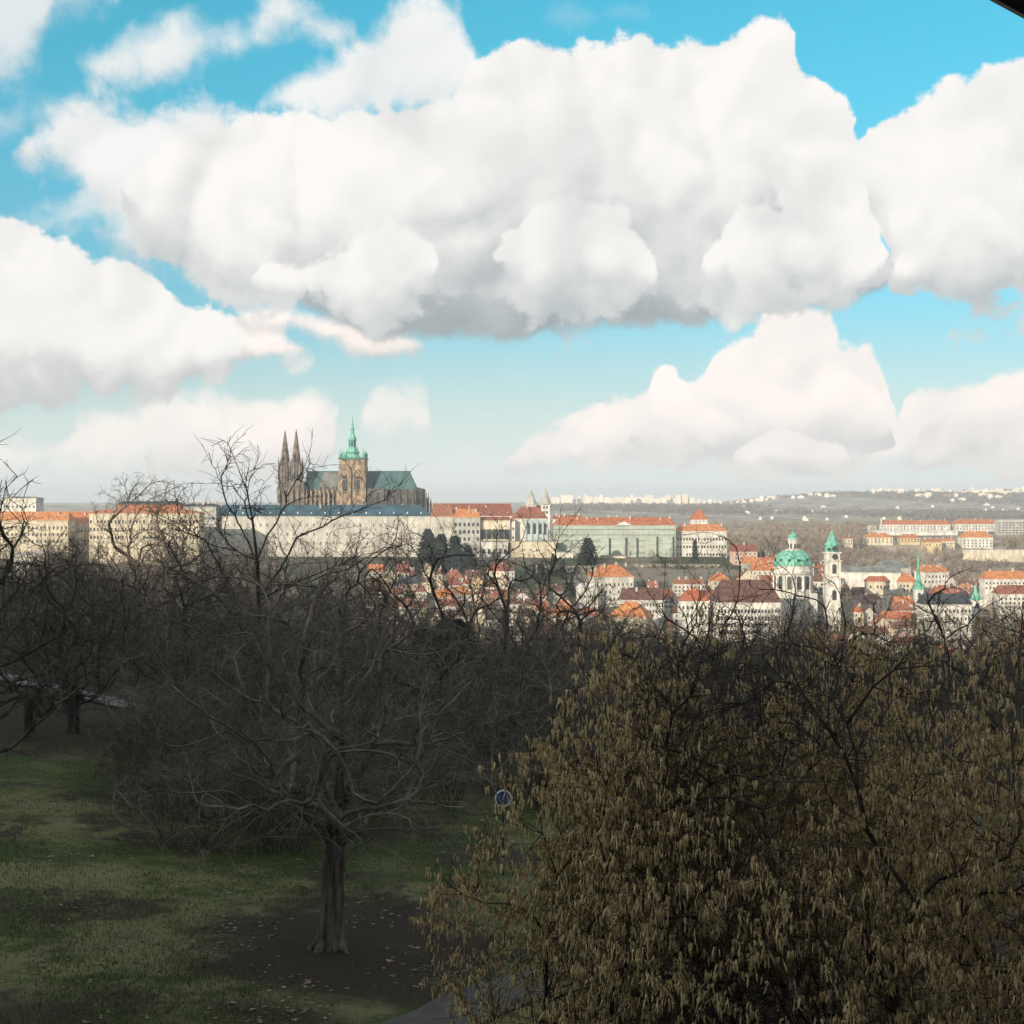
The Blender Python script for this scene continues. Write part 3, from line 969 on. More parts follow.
for k, (px, py, y) in enumerate([(414.8, 483.5, 9), (417.2, 490.5, 6), (420.6, 493, 8), (423.2, 491.5, 12), (425.5, 490.5, 9), (427.4, 491.5, 15), (429.6, 496.5, 18), (421.5, 494, 20), (418.5, 492, 26)]):
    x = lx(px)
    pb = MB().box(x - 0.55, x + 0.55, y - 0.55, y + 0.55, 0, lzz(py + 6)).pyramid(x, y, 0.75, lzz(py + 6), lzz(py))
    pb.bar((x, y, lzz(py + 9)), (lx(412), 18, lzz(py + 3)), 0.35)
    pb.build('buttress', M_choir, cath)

# ------------------------------------------------------------------ castle wings, left to right
palace('castle_wing', 'long cream wing with orange roof and tiny dormers at the far left', 'palace wing', -40, 68, 1010, 511.5, 520.5, 548, 16, M_cream, M_orange, 3, 26, 2, (1.2, 2.0), chim=4, dorm=14, seed=3)
palace('castle_wing', 'plain orange-roofed wing between the cream palace and the dormered wing', 'palace wing', 62, 94, 1030, 511.5, 523, 548, 16, M_cream, M_orange, 2, 9, 1, chim=1, seed=4)
palace('tower_block', 'pale square block rising behind the orange roofs at the far left', 'building', 2, 36, 1090, 496.5, 498, 525, 18, M_white, M_greyroof, 2, 8, 6, chim=2, seed=5)
palace('cream_palace', 'sunlit cream palace with rows of windows and pediments left of the cathedral', 'palace', 89, 199, 1000, 509.5, 513.5, 545, 18, M_cream, M_orange, 3, 31, 8, (1.25, 2.3), chim=3, pil=16, ledges=2, seed=6)
palace('gallery_wing', 'flat dark-roofed gallery with an orange band above the cream palace', 'palace wing', 117, 180, 1060, 501, 504.5, 525, 16, M_orange, M_slate, 1, 12, 5, (1.0, 1.5), seed=7)
palace('dark_wing', 'low dark wing of chimneys beside the long blue roof', 'palace wing', 183, 216, 1055, 503.5, 506.5, 530, 16, M_grey, M_slate, 1, 8, 3, chim=6, seed=8)
pw = palace('long_palace', 'very long white palace front under a blue slate roof below the cathedral', 'palace', 211, 430, 1060, 504.8, 516.2, 560, 22, M_shadewhite, M_blueroof, 3, 33, 8, (1.3, 2.4), top=0.90, bottom=0.28, chim=5, ledges=3, pil=34, seed=9, glass=M_faintglass)
rl = next(c for c in pw.children if c.name.startswith('roof'))
for k in range(16):
    x = -80 + k * 10.4
    MB().box(x - 0.5, x + 0.5, 2.0, 4.0, (rowz(514, 1060) - pw.location.z), (rowz(514, 1060) - pw.location.z) + 1.5).build('skylight', M_white, rl)
palace('corner_pavilion', 'pale pilastered pavilion at the right end of the long white palace', 'palace wing', 430.4, 453, 1056, 503.8, 516.6, 560, 24, M_shadewhite, M_red, 3, 8, 3, (1.1, 2.2), chim=1, pil=9, ledges=1, seed=10, glass=M_faintglass)
palace('great_hall', 'great hall with a huge steep brick-red roof right of the cathedral', 'palace wing', 431, 512.5, 1085, 503.6, 516, 545, 22, M_white, M_red, 1, 12, 2, (2.0, 3.0), chim=5, dorm=9, seed=11)
palace('stone_wing', 'grey stone wing under a small bright orange roof in front of the great hall', 'palace wing', 453.4, 480, 1050, 509, 517.4, 568, 14, M_grey, M_orange, 3, 6, 3, (1.6, 2.6), chim=3, trim=M_cream, top=0.93, bottom=0.5, seed=12)
palace('terrace_wing', 'cream wing with large dark openings and red roof below the great hall', 'palace wing', 480.4, 510, 1054, 516.6, 520.4, 560, 12, M_cream, M_red, 1, 5, 1, (4.2, 7.4), top=0.86, bottom=0.44, seed=13)
palace('garden_terrace', 'low white arcaded terrace wall below the great hall', 'terrace', 481, 508, 1042, 540.6, 541.6, 566, 8, M_white, M_greyroof, 1, 5, 3, (2.2, 4.0), arch=True, top=0.9, bottom=0.3, cornice=0.3, seed=14)
palace('garden_wall', 'long cream garden wall with small openings below the pale chapel', 'wall', 510, 557, 1046, 540.6, 541.2, 566, 6, M_cream, M_greyroof, 1, 8, 2, (0.9, 1.4), top=0.8, bottom=0.5, cornice=0.2, seed=15)
# chapel with a pale polygonal apse
chp = palace('chapel', 'chapel with pale blue apse, tall windows and red hipped roof', 'chapel', 511.5, 548, 1062, 506.6, 518.6, 560, 18, M_white, M_red, 0, 0, 8, chim=1, dorm=3, seed=16)
M_pale = material('pale_blue_plaster', (0.42, 0.47, 0.47), var=0.15, scale=0.3)
czb = chp.location.z
ap = MB().box(-3, 13.4, -2.2, 0.1, rowz(544, 1060) - czb, rowz(519, 1060) - czb)
for x in (-3, 1.5, 6, 10, 13.2):
    ap.box(x - 0.5, x + 0.5, -3.2, -2.1, rowz(544, 1060) - czb, rowz(521, 1060) - czb)
ap = ap.build('apse', M_pale, chp)
for x in (-0.8, 3.7, 8.0, 11.6):
    MB().arch(x, 1.9, rowz(534, 1060) - czb, rowz(523, 1060) - czb, -2.35, -2.0, 8, True).build('tall_window', M_glass, ap)
palace('gatehouse', 'small white stepped house beside the apse of the chapel', 'house', 508, 515, 1056, 519, 521, 545, 8, M_white, M_red, 2, 2, 1, (1.2, 2.0), seed=17)

# basilica with twin white towers
bs = empty('basilica', (colx(538, 1130), 1130, 54), 'basilica with two slim white stone towers and conical tops', 'church')
for px, top_, b_ in ((531.2, 488.4, 504.8), (545.4, 487.2, 504.2)):
    x = colx(px, 1130) - colx(538, 1130)
    w = 3.6
    zt = rowz(b_, 1130) - 54
    t = MB().box(x - w, x + w, 0, 2 * w, 0, zt).box(x - w - 0.3, x + w + 0.3, -0.3, 2 * w + 0.3, zt - 0.5, zt).build('tower', M_white, bs)
    MB().pyramid(x, w, w * 1.55, zt, rowz(top_, 1130) - 54, 8, math.pi / 8).build('spire', M_grey, t)
    for dz_ in (2.5, 6.5):
        for dx_ in (-1.2, 1.2):
            MB().arch(x + dx_, 1.3, zt - dz_ - 1.2, zt - dz_ + 1.2, -0.15, 0.15).build('belfry_window', M_glass, t)
MB().box(-6, 6, 7.5, 30, 0, rowz(512, 1130) - 54).build('wall', M_white, bs)
MB().wedge(-7, 7, 7, 30.5, rowz(512, 1130) - 54, rowz(505, 1130) - 54, 0, 0, 'y').build('roof', M_red, bs)
# netted palace and the cream palace with the pyramid tower
palace('red_roofed_houses', 'low row of dark red roofs behind the netted palace', 'house', 553, 582, 1120, 515, 519, 535, 12, M_white, M_red, 1, 6, 1, chim=4, seed=18)
lob = palace('netted_palace', 'long palace wrapped in grey-green scaffold netting under an orange roof', 'palace', 553.5, 676, 1058, 517.2, 525.2, 562, 18, M_net, M_orange, 0, 0, 5, chim=12, dorm=12, ledges=4, seed=19, trim=M_white)
lzb = lob.location.z
sc = MB()
LW = colx(676, 1058) - colx(553.5, 1058)
for k in range(24):
    x = -LW / 2 + LW * (k + 0.5) / 24
    sc.bar((x, -1.3, rowz(562, 1058) - lzb - 3), (x, -1.3, rowz(526.4, 1058) - lzb), 0.07)
for py in (529, 534.5, 540.5, 546.5, 552.5, 557.5):
    sc.bar((-LW / 2, -1.3, rowz(py, 1058) - lzb), (LW / 2, -1.3, rowz(py, 1058) - lzb), 0.07)
    sc.box(-LW / 2, LW / 2, -1.25, -0.3, rowz(py, 1058) - lzb - 0.1, rowz(py, 1058) - lzb)
sc.build('scaffold', M_grey, lob)
for a, e, t, bt in ((600, 608.5, 537.6, 562), (611, 625, 536.8, 562), (628, 636, 537.4, 560), (645, 656, 536.0, 555), (662, 672, 536.5, 556)):
    x0, x1 = colx(a, 1058) - lob.location.x, colx(e, 1058) - lob.location.x
    MB().box(x0, x1, -3.2, -0.25, rowz(bt, 1058) - lzb - 4, rowz(t, 1058) - lzb).build('netted_bay', M_net, lob)
gb = MB().wedge(colx(616, 1058) - lob.location.x, colx(632, 1058) - lob.location.x, -1.0, 4, rowz(525, 1058) - lzb, rowz(521.5, 1058) - lzb, 0, 0, 'y')
gb.build('gable', M_white, lob)
palace('outbuilding', 'small white outbuilding at the left foot of the netted palace', 'building', 557.5, 573, 1040, 551.2, 552.4, 562, 8, M_white, M_greyroof, 1, 3, 2, (0.9, 1.2), seed=20)
palace('outbuilding', 'two cream sheds at the foot of the netted palace, left of its middle', 'building', 601, 626, 1038, 555, 556, 564, 7, M_cream, M_greyroof, 1, 4, 2, (0.9, 1.2), seed=21)
br = palace('cream_palace', 'cream palace with an orange roof right of the netted palace', 'palace', 676.6, 727, 1066, 524.2, 531, 562, 18, M_white, M_orange, 3, 17, 6, (1.2, 1.9), chim=3, seed=22)
pt = empty('tower', (colx(699.8, 1096), 1096, 50), 'square white tower with a steep orange pyramid roof behind the cream palace', 'tower')
MB().box(-6.2, 6.2, 0, 12.4, 0, rowz(519.4, 1096) - 50).build('wall', M_white, pt)
MB().pyramid(0, 6.2, 9.6, rowz(519.4, 1096) - 50, rowz(508, 1102) - 50).build('roof', M_orange, pt)
for x in (-3, 0.2, 3.2):
    link('window', unit_box(M_glass), pt, (x, 0, rowz(522, 1096) - 50), (0.7, 1, 1.0))

# ------------------------------------------------------------------ the town: landmarks
def church():
    Y = 850.0
    k = Y / F
    x0 = colx(797.0, Y)
    zb = lz(x0, Y) - 1
    r = empty('domed_church', (x0, Y, zb), 'pale baroque church with a big green copper dome and lantern', 'church')

    def z(py):
        return rowz(py, Y) - zb
    d = 19.5 * k
    dr = MB().lathe(0, d, [(0, 18.5 * k), (z(607), 18.5 * k), (z(575), 18.2 * k), (z(574.5), 19.4 * k), (z(572.5), 19.6 * k), (z(570), 18.6 * k), (z(566), 18.8 * k)], 24)
    for i in range(12):
        a = 2 * math.pi * (i + 0.5) / 12 + 0.13
        c_, s_ = math.cos(a), math.sin(a)
        dr.bar((18.7 * k * c_, d + 18.7 * k * s_, z(608)), (18.7 * k * c_, d + 18.7 * k * s_, z(576)), 0.9, 4)
    dr = dr.build('drum', M_white, r)
    for i in range(12):
        a = 2 * math.pi * i / 12 + 0.13
        if math.sin(a) > 0.3:
            continue
        w = MB().arch(0, 2.6, z(589.5), z(576.5), -0.45, 0.3, 10).build('tall_window', M_glass, dr)
        w.location = (18.3 * k * math.cos(a), d + 18.3 * k * math.sin(a), 0)
        w.rotation_euler = (0, 0, a + math.pi / 2)
    prof = [(566, 19.6), (564, 19.4), (561, 18.6), (558, 17.2), (555.5, 15.2), (553.4, 12.8), (551.6, 10.2), (551, 8.0)]
    dome = MB().lathe(0, d, [(z(a), q * k) for a, q in prof], 24, 0).build('dome', M_copper, r, smooth=False)
    rb = MB()
    for i in range(12):
        a = 2 * math.pi * i / 12 + 0.39
        for (a1, q1), (a2, q2) in zip(prof[:-1], prof[1:]):
            rb.bar(((q1 + .1) * k * math.cos(a), d + (q1 + .1) * k * math.sin(a), z(a1)), ((q2 + .1) * k * math.cos(a), d + (q2 + .1) * k * math.sin(a), z(a2)), 0.2)
    o = rb.build('dome_ribs', M_copper, dome)
    o['kind'] = 'stuff'
    for i in range(12):
        a = 2 * math.pi * i / 12 + 0.13
        if math.sin(a) > 0.2:
            continue
        q = 17.4 * k
        w = MB().lathe(0, 0, [(-0.2, 1.0), (0.9, 0.9)], 10).build('oculus', M_copperdark, dome)
        w.location = (q * math.cos(a), d + q * math.sin(a), z(560.5))
        w.rotation_euler = (0, math.pi / 2, a)
    lan = MB().lathe(0, d, [(z(551.2), 7.6 * k), (z(550), 7.6 * k), (z(549.8), 5.0 * k), (z(541), 4.9 * k), (z(540.6), 5.6 * k), (z(539.6), 5.6 * k)], 12).build('lantern', M_white, r)
    for i in range(8):
        a = 2 * math.pi * i / 8 + 0.2
        if math.sin(a) > 0.3:
            continue
        w = MB().arch(0, 1.0, z(549), z(544), -0.3, 0.2, 8).build('lantern_window', M_glass, lan)
        w.location = (4.95 * k * math.cos(a), d + 4.95 * k * math.sin(a), 0)
        w.rotation_euler = (0, 0, a + math.pi / 2)
    MB().lathe(0, d, [(z(539.6), 5.8 * k), (z(538.4), 5.0 * k), (z(537.2), 4.2 * k), (z(536.6), 4.6 * k), (z(535), 3.6 * k), (z(533.4), 1.6 * k), (z(532.4), 0.5 * k), (z(530), 0.3)], 12).build('cap', M_copper, lan)
    MB().box(-15 * k, 15 * k, d + 2, d + 34, 0, z(592)).box(-22 * k, -14 * k, d - 8, d + 16, 0, z(596)).box(14 * k, 22 * k, d - 8, d + 16, 0, z(594)).build('nave', M_white, r)
    MB().wedge(-16 * k, 16 * k, d + 10, d + 35, z(592), z(580), 0, 4, 'y').build('roof', M_red, r)
    # bell tower
    x1 = colx(833.5, Y + 6)
    zb2 = lz(x1, Y + 6) - 1
    t = empty('bell_tower', (x1, Y + 6, zb2), 'slim pale bell tower with green onion top beside the green dome', 'tower')

    def z2(py):
        return rowz(py, Y + 6) - zb2
    hw = 7.4 * k
    tb = MB().box(-hw, hw, 0, 2 * hw, 0, z2(577)).box(-hw + 0.4, hw - 0.4, 0.4, 2 * hw - 0.4, z2(577), z2(560.5))
    for py in (577, 561.5, 553.5):
        tb.box(-hw - 0.5, hw + 0.5, -0.5, 2 * hw + 0.5, z2(py), z2(py) + 0.7)
    for sx in (-1, 1):
        for (a, e) in ((608, 578.5), (576, 562.5)):
            tb.box(sx * (hw - 0.6) - 0.5, sx * (hw - 0.6) + 0.5, -0.35, 0.6, z2(a), z2(e))
    tb.box(-hw + 0.5, hw - 0.5, 0.5, 2 * hw - 0.5, z2(560), z2(553.3))
    tb = tb.build('shaft', M_white, t)
    MB().arch(0.6, 2.4, z2(573.5), z2(564), -0.15, 0.6, 10).build('belfry_opening', M_darkfill, tb)
    MB().arch(0.6, 2.6, z2(600), z2(590), -0.3, 0.3, 10).build('tall_window', M_glass, tb)
    for px_, py_, r_, mt in ((1.0, 556.8, 1.75, M_darkfill), (1.0, 549.0, 1.75, M_darkfill), (-2.6, 549.5, 1.0, M_darkfill)):
        c_ = MB().lathe(0, 0, [(-0.25, r_), (0.25, r_)], 18).build('clock_face' if py_ > 550 else 'oculus', mt, tb)
        c_.location = (px_, -0.05 if py_ > 550 else 0.35, z2(py_))
        c_.rotation_euler = (math.pi / 2, 0, 0)
    cap = MB().lathe(0, hw, [(z2(553), 7.4 * k), (z2(552.4), 7.0 * k), (z2(545.8), 6.6 * k), (z2(545.4), 7.6 * k), (z2(544.2), 7.5 * k), (z2(542.5), 5.8 * k), (z2(540), 4.4 * k), (z2(537), 3.2 * k), (z2(535.4), 2.6 * k), (z2(534.8), 1.8 * k), (z2(533.2), 1.9 * k), (z2(532.2), 0.9 * k), (z2(530), 0.4 * k), (z2(522), 0.12)], 8, math.pi / 8).build('helm', M_copper, t)
    MB().lathe(0, hw, [(z2(528.8), 0.2), (z2(528.2), 0.6), (z2(527.4), 0.6), (z2(526.8), 0.2)], 8).build('finial', M_gold, cap)


church()
palace('long_college', 'long white building under a huge dark brown roof left of the green dome', 'building', 717, 781, 790, 579.5, 602.5, 640, 26, M_white, M_brown, 4, 19, 5, (1.2, 2.0), chim=2, dorm=0, seed=31)
palace('white_palace', 'white villa palace with a hipped orange roof on the garden slope', 'villa', 595, 634, 905, 564.5, 577, 606, 20, M_white, M_orange, 3, 9, 8, (1.0, 1.7), chim=4, yaw=0.22, ledges=2, seed=32)
palace('terrace_house', 'low white terrace with flat pale roof left of the white villa palace', 'house', 577, 598, 895, 583, 589, 604, 12, M_white, M_white, 1, 4, 3, chim=1, seed=33)
palace('brown_roofed_house', 'long low house with a grey-brown roof below the white villa palace', 'house', 622, 664, 850, 587.5, 600, 616, 14, M_white, M_brown, 2, 14, 1, (0.9, 1.4), chim=4, seed=34)
palace('orange_roofed_house', 'big orange hipped roof half hidden by bare trees under the white villa', 'house', 609, 645, 800, 601.5, 617, 632, 18, M_cream, M_orange, 1, 6, 8, yaw=-0.35, seed=35)
palace('orange_roofed_house', 'steep bright orange roof between bare trees at the edge of the wood', 'house', 559, 576, 815, 599, 615, 628, 14, M_cream, M_orange, 1, 4, 5, yaw=0.3, seed=36)
palace('orange_roofed_house', 'square house with broad bright orange hipped roof left of the long college', 'house', 681, 708, 800, 586.5, 601, 622, 16, M_white, M_orange, 2, 6, 7, chim=1, seed=37)
palace('pavilion_house', 'small white house with flat red roof and chimneys above the orange hipped roof', 'house', 674, 705, 880, 578.5, 584, 594, 10, M_white, M_red, 2, 8, 2, (0.9, 1.3), chim=3, seed=38)
palace('dark_roofed_hall', 'long pale hall under a nearly black slate roof near the green spire', 'building', 924, 972, 820, 593.5, 604.5, 625, 14, M_white, M_slate, 2, 12, 2, (1.0, 1.8), seed=39)
palace('long_riding_hall', 'very long low hall with grey-brown roof and sunlit white wall', 'building', 838, 899, 1010, 566, 572.5, 583, 16, M_white, M_greyroof, 0, 0, 1, yaw=-0.25, seed=40)
palace('white_gabled_hall', 'broad white house with grey roof behind the long riding hall', 'house', 884, 912, 1120, 560.5, 568, 580, 16, M_white, M_greyroof, 2, 8, 2, (0.9, 1.3), yaw=0.4, seed=41)
palace('orange_roofed_house', 'long low orange roof in front of the long riding hall', 'house', 869, 890, 960, 576, 581.5, 592, 12, M_cream, M_orange, 1, 6, 2, seed=42)
palace('orange_roofed_house', 'orange hipped house just left of the green spire', 'house', 899, 917, 1000, 573, 582, 594, 14, M_cream, M_orange, 2, 5, 4, chim=2, seed=43)
palace('white_orange_house', 'white house with orange gable roof and chimneys right of the green spire', 'house', 923, 950, 1080, 564.5, 572, 586, 14, M_white, M_orange, 2, 7, 3, chim=4, yaw=0.25, seed=44)
palace('long_white_house', 'long white house with bright orange roof at the right edge', 'house', 985, 1040, 980, 571, 579, 592, 12, M_white, M_orange, 2, 15, 3, (1.0, 1.5), chim=3, seed=45)
palace('red_roofed_house', 'long white house with dark red roof below the long orange roof at right', 'house', 1000, 1060, 880, 585, 594, 612, 14, M_white, M_red, 3, 14, 2, (1.0, 1.5), chim=2, seed=46)
palace('red_roofed_house', 'house with plum red roof right of the green spire', 'house', 934, 956, 900, 585, 595, 604, 12, M_cream, M_red, 2, 6, 3, chim=2, seed=47)
palace('garden_shed', 'low cream pavilion with brown roof beside the orange-roofed cream palace', 'pavilion', 740, 757, 1180, 544.5, 546.5, 554, 8, M_cream, M_brown, 1, 4, 2, (0.9, 1.2), seed=48)


def green_spire(px, Y, top, base, foot, r0, label):
    x = colx(px, Y)
    zb = lz(x, Y) - 1
    t = empty('church_tower', (x, Y, zb), label, 'tower')
    zz = lambda py: rowz(py, Y) - zb
    k = Y / F
    w = MB().box(-r0, r0, 0, 2 * r0, 0, zz(base)).box(-r0 - .4, r0 + .4, -.4, 2 * r0 + .4, zz(base) - 0.7, zz(base) - 0.02).build('shaft', M_white, t)
    MB().arch(0, r0 * 0.8, zz(base + 8), zz(base + 2.5), -0.2, 0.2, 8, True).build('belfry_window', M_glass, w)
    h = zz(top) - zz(base)
    sp = MB().lathe(0, r0, [(zz(base), r0 * 1.35), (zz(base) + h * 0.06, r0 * 1.0), (zz(base) + h * 0.22, r0 * 0.78), (zz(base) + h * 0.25, r0 * 0.85), (zz(base) + h * 0.28, r0 * 0.62), (zz(base) + h * 0.8, r0 * 0.16), (zz(top), 0.08)], 8, math.pi / 8).build('spire', M_copper, t)
    for q in (-1, 1):
        MB().lathe(q * r0 * 0.9, 0.5, [(zz(base), 0.7), (zz(base) + h * 0.1, 0.6), (zz(base) + h * 0.2, 0.06)], 6).build('corner_turret', M_copper, sp)


green_spire(919.6, 930.0, 553, 590, 610, 2.6, 'slender sharp green copper spire on a white tower among the red roofs')
green_spire(977.5, 860.0, 584, 600, 612, 3.2, 'short green cupola on a white turret at the end of the black roof')

# ------------------------------------------------------------------ plateau across the river
palace('long_barracks', 'very long sunlit cream block with orange roof on the far plateau', 'building', 883, 950, 1900, 520, 524.6, 531, 20, M_white, M_orange, 2, 20, 3, (1.4, 2.0), chim=6, seed=51)
palace('long_barracks', 'second long orange-roofed block on the plateau, next to the grey flats', 'building', 956, 1000, 1900, 519.2, 524, 531, 20, M_white, M_orange, 2, 14, 3, (1.4, 2.0), chim=4, seed=52)
palace('apartment_block', 'grey block of flats with long window bands at the right edge', 'block of flats', 998, 1040, 1800, 518.6, 519.4, 536, 14, M_grey, M_greyroof, 5, 12, 4, (3.0, 1.4), seed=53)
palace('villa', 'cream villa with large orange roof above the retaining wall', 'villa', 963, 993, 1490, 531, 537.5, 549, 18, M_white, M_orange, 3, 8, 7, (1.2, 1.8), chim=3, seed=54)
palace('villa', 'small orange-roofed villa among brown trees, leftmost on the plateau', 'villa', 866, 893, 1500, 533, 537.5, 544, 16, M_cream, M_orange, 2, 7, 6, (1.2, 1.6), chim=3, seed=55)
palace('villa', 'yellow villa with many chimneys second from left on the plateau', 'villa', 901, 920, 1505, 534, 538, 543, 14, M_yellow, M_orange, 2, 6, 5, (1.2, 1.6), chim=5, seed=56)
palace('villa', 'low yellow villa with orange roof in the middle of the plateau', 'villa', 925, 942, 1470, 538.5, 542, 548, 14, M_yellow, M_orange, 1, 5, 4, (1.2, 1.6), chim=3, seed=57)
palace('villa', 'low cream villa with long roof left of the large orange-roofed villa', 'villa', 941, 955, 1485, 538, 541, 546, 12, M_cream, M_orange, 1, 5, 3, (1.2, 1.6), chim=2, seed=58)
palace('villa', 'tall narrow cream villa standing alone in the brown wood', 'villa', 845, 853, 1480, 535.5, 538.5, 546, 10, M_cream, M_red, 2, 3, 3, (1.2, 1.6), chim=1, seed=59)
palace('white_depot', 'small white flat-roofed depot left of the tall thin chimney', 'building', 870, 876, 1880, 525.2, 525.8, 532, 12, M_white, M_white, 1, 2, 2, seed=60)
palace('low_depot', 'long low grey-white depot roof below the long orange-roofed blocks', 'building', 876, 958, 1780, 530.2, 531.6, 534.5, 20, M_white, M_white, 0, 0, 2, seed=63)
st = empty('factory_chimney', (colx(881.5, 1900), 1900, 55), 'tall thin white factory chimney beside the long orange roofs', 'chimney')
MB().lathe(0, 0, [(0, 1.6), (rowz(518.5, 1900) - 55, 1.1)], 10).build('stack', M_white, st)
MB().lathe(0, 0, [(rowz(518.5, 1900) - 55, 1.35), (rowz(518.0, 1900) - 55, 1.35)], 10).build('rim', M_grey, st)
rw = empty('retaining_wall', (colx(996, 1452), 1452, 34), 'long sunlit cream retaining wall at the right edge of the hill', 'wall')
MB().box(-34, 36, 0, 2.5, 0, rowz(550.6, 1452) - 34).build('wall', M_cream, rw)
MB().box(-34.4, 36.4, -0.4, 2.9, rowz(550.6, 1452) - 34, rowz(549.9, 1452) - 34).build('coping', M_white, rw)

# ------------------------------------------------------------------ the far housing estates
rr = random.Random(5)
blk = 0
far_spec = []
x = 551.0
while x < 692:
    w = rr.choice([3, 4, 5, 6, 9, 12])
    far_spec.append((x, w, rr.uniform(496.2, 499.5) if rr.random() < 0.85 else 495.2, 6300 + rr.uniform(0, 300)))
    x += w + rr.uniform(-0.5, 1.0)
far_spec += [(583.5, 3.4, 494.2, 6350), (586.5, 2.6, 496, 6340), (683, 5, 494.4, 6350), (680, 3, 496.0, 6360)]
x = 692
while x < 770:
    w = rr.choice([4, 5, 7])
    far_spec.append((x, w, rr.uniform(499.0, 501.5), 6500))
    x += w + rr.uniform(0.2, 2)
x = 735
while x < 836:
    w = rr.choice([2, 3, 4, 6])
    if rr.random() < 0.8:
        far_spec.append((x, w, None, rr.uniform(5500, 6000)))
    x += w + rr.uniform(0.5, 4)
x = 872
while x < 1030:
    w = rr.choice([2, 3, 4, 5, 7])
    if rr.random() < 0.9:
        far_spec.append((x, w, None, rr.uniform(5950, 6350)))
    x += w + rr.uniform(0, 2)
x = 908
while x < 1030:
    w = rr.choice([3, 4, 6, 8])
    if rr.random() < 0.75:
        far_spec.append((x, w, None, rr.uniform(5100, 5600)))
    x += w + rr.uniform(0, 3)
for i in range(26):
    far_spec.append((rr.uniform(700, 1020), rr.choice([2, 3, 5]), None, rr.uniform(3500, 5000)))
for i, (px, w, top_, Y) in enumerate(far_spec):
    xx = colx(px + w / 2, Y)
    zb = lz(xx, Y) - 3
    hgt = (rowz(top_, Y) - zb) if top_ else (rr.uniform(10, 26) if Y > 4999 else rr.uniform(7, 10))
    if hgt < 6:
        hgt = 12
    W_ = w * Y / F
    m = MB().box(-W_ / 2, W_ / 2, 0, 14, 0, hgt)
    for q in range(max(1, int(W_ / 16))):
        xq = -W_ / 2 + W_ * (q + 0.5) / max(1, int(W_ / 16))
        m.box(xq - 2.5, xq + 2.5, 3, 8, hgt, hgt + 2.6)
    nf = max(2, int(hgt / 3.2))
    for f in range(nf):                       # balcony ledges, floor by floor
        zf = hgt * (f + 0.6) / nf
        m.box(-W_ / 2 + 0.6, W_ / 2 - 0.6, -0.9, 0.05, zf, zf + 1.0)
    o = m.build('apartment_block', M_panel, None, (xx, Y, zb))
    lab = 'tiny pale apartment block of the far estate on the horizon hill' if (px < 700) else ('tiny pale block among the distant houses on the horizon hill at right' if Y > 4999 else 'tiny pale house alone on the distant wooded hillside')
    tag(o, lab, 'block of flats' if Y > 4999 else 'house', 'estate blocks left of the pyramid tower' if px < 700 else ('blocks on the far hill at right' if Y > 4999 else 'single houses on the far hillside'))

# ------------------------------------------------------------------ ordinary houses of the town
WALLS = [('white', M_white, 7), ('cream', M_cream, 4), ('ochre', M_yellow, 1), ('grey', M_grey, 2), ('pink', M_pink, 1)]
ROOFS = [('orange', M_orange, 3), ('red', M_red, 5), ('brown', M_brown, 5), ('slate', M_slate, 1)]
rt = random.Random(21)


def pick(lst):
    t = rt.uniform(0, sum(w for *_, w in lst))
    for n, m, w in lst:
        t -= w
        if t <= 0:
            return n, m
    return lst[-1][:2]


blocked = [(715, 783, 770, 860), (765, 850, 800, 930), (592, 638, 880, 960), (575, 600, 880, 930), (620, 666, 835, 880), (606, 648, 780, 835), (557, 578, 795, 850), (679, 710, 785, 835), (672, 707, 870, 900), (922, 974, 805, 850), (836, 902, 985, 1060), (882, 914, 1100, 1150), (867, 892, 950, 985), (897, 919, 985, 1030), (915, 925, 920, 945), (972, 984, 850, 880), (921, 952, 1060, 1110), (983, 1060, 965, 1005), (998, 1060, 865, 905), (932, 958, 890, 920),
           (520, 604, 930, 1060), (430, 560, 1000, 1100), (560, 735, 985, 1100), (590, 720, 940, 1060)]
cand = []
Y = 640.0
while Y < 1400:
    x = colx(366, Y)
    xe = colx(1050, Y)
    while x < xe:
        w = rt.choice([6, 7, 7, 8, 9, 10, 11, 14]) if colx(640, Y) > x else rt.choice([7, 8, 9, 10, 11, 12, 14, 18])
        d = rt.uniform(9, 12)
        px = px_of(x + w / 2, Y)
        z = lz(x + w / 2, Y)
        h = rt.choice([6, 7.5, 9, 10.5, 12]) if px > 640 else rt.choice([5.5, 6.5, 8])
        ok = not any(a - 1 < px < e + 1 and y0 - 12 < Y < y1 for a, e, y0, y1 in blocked)
        if px < 640 and (Y > 985 or (row_of(Y, z + h) < 556)):
            ok = False
        if 640 <= px < 735 and Y > 960:
            ok = False
        if 735 <= px < 830 and Y > 1080:
            ok = False
        if Y > 1265 and (px < 850 or rt.random() < 0.45):
            ok = False
        if lz(x + w / 2, Y) > 60:
            ok = False
        if ok and rt.random() < (0.93 if px > 480 else 0.85):
            cand.append((Y + rt.uniform(-7, 7), x + w / 2, w, d, h, rt.gauss(0, 0.22)))
        x += w + (0.3 if rt.random() < 0.6 else rt.uniform(2, 9))
    Y += rt.uniform(26, 36)
cand.sort()
sky = np.full(1100, 660.0)
limit = lambda px: 634 if px < 560 else (640 if px < 660 else 655)
kept = []
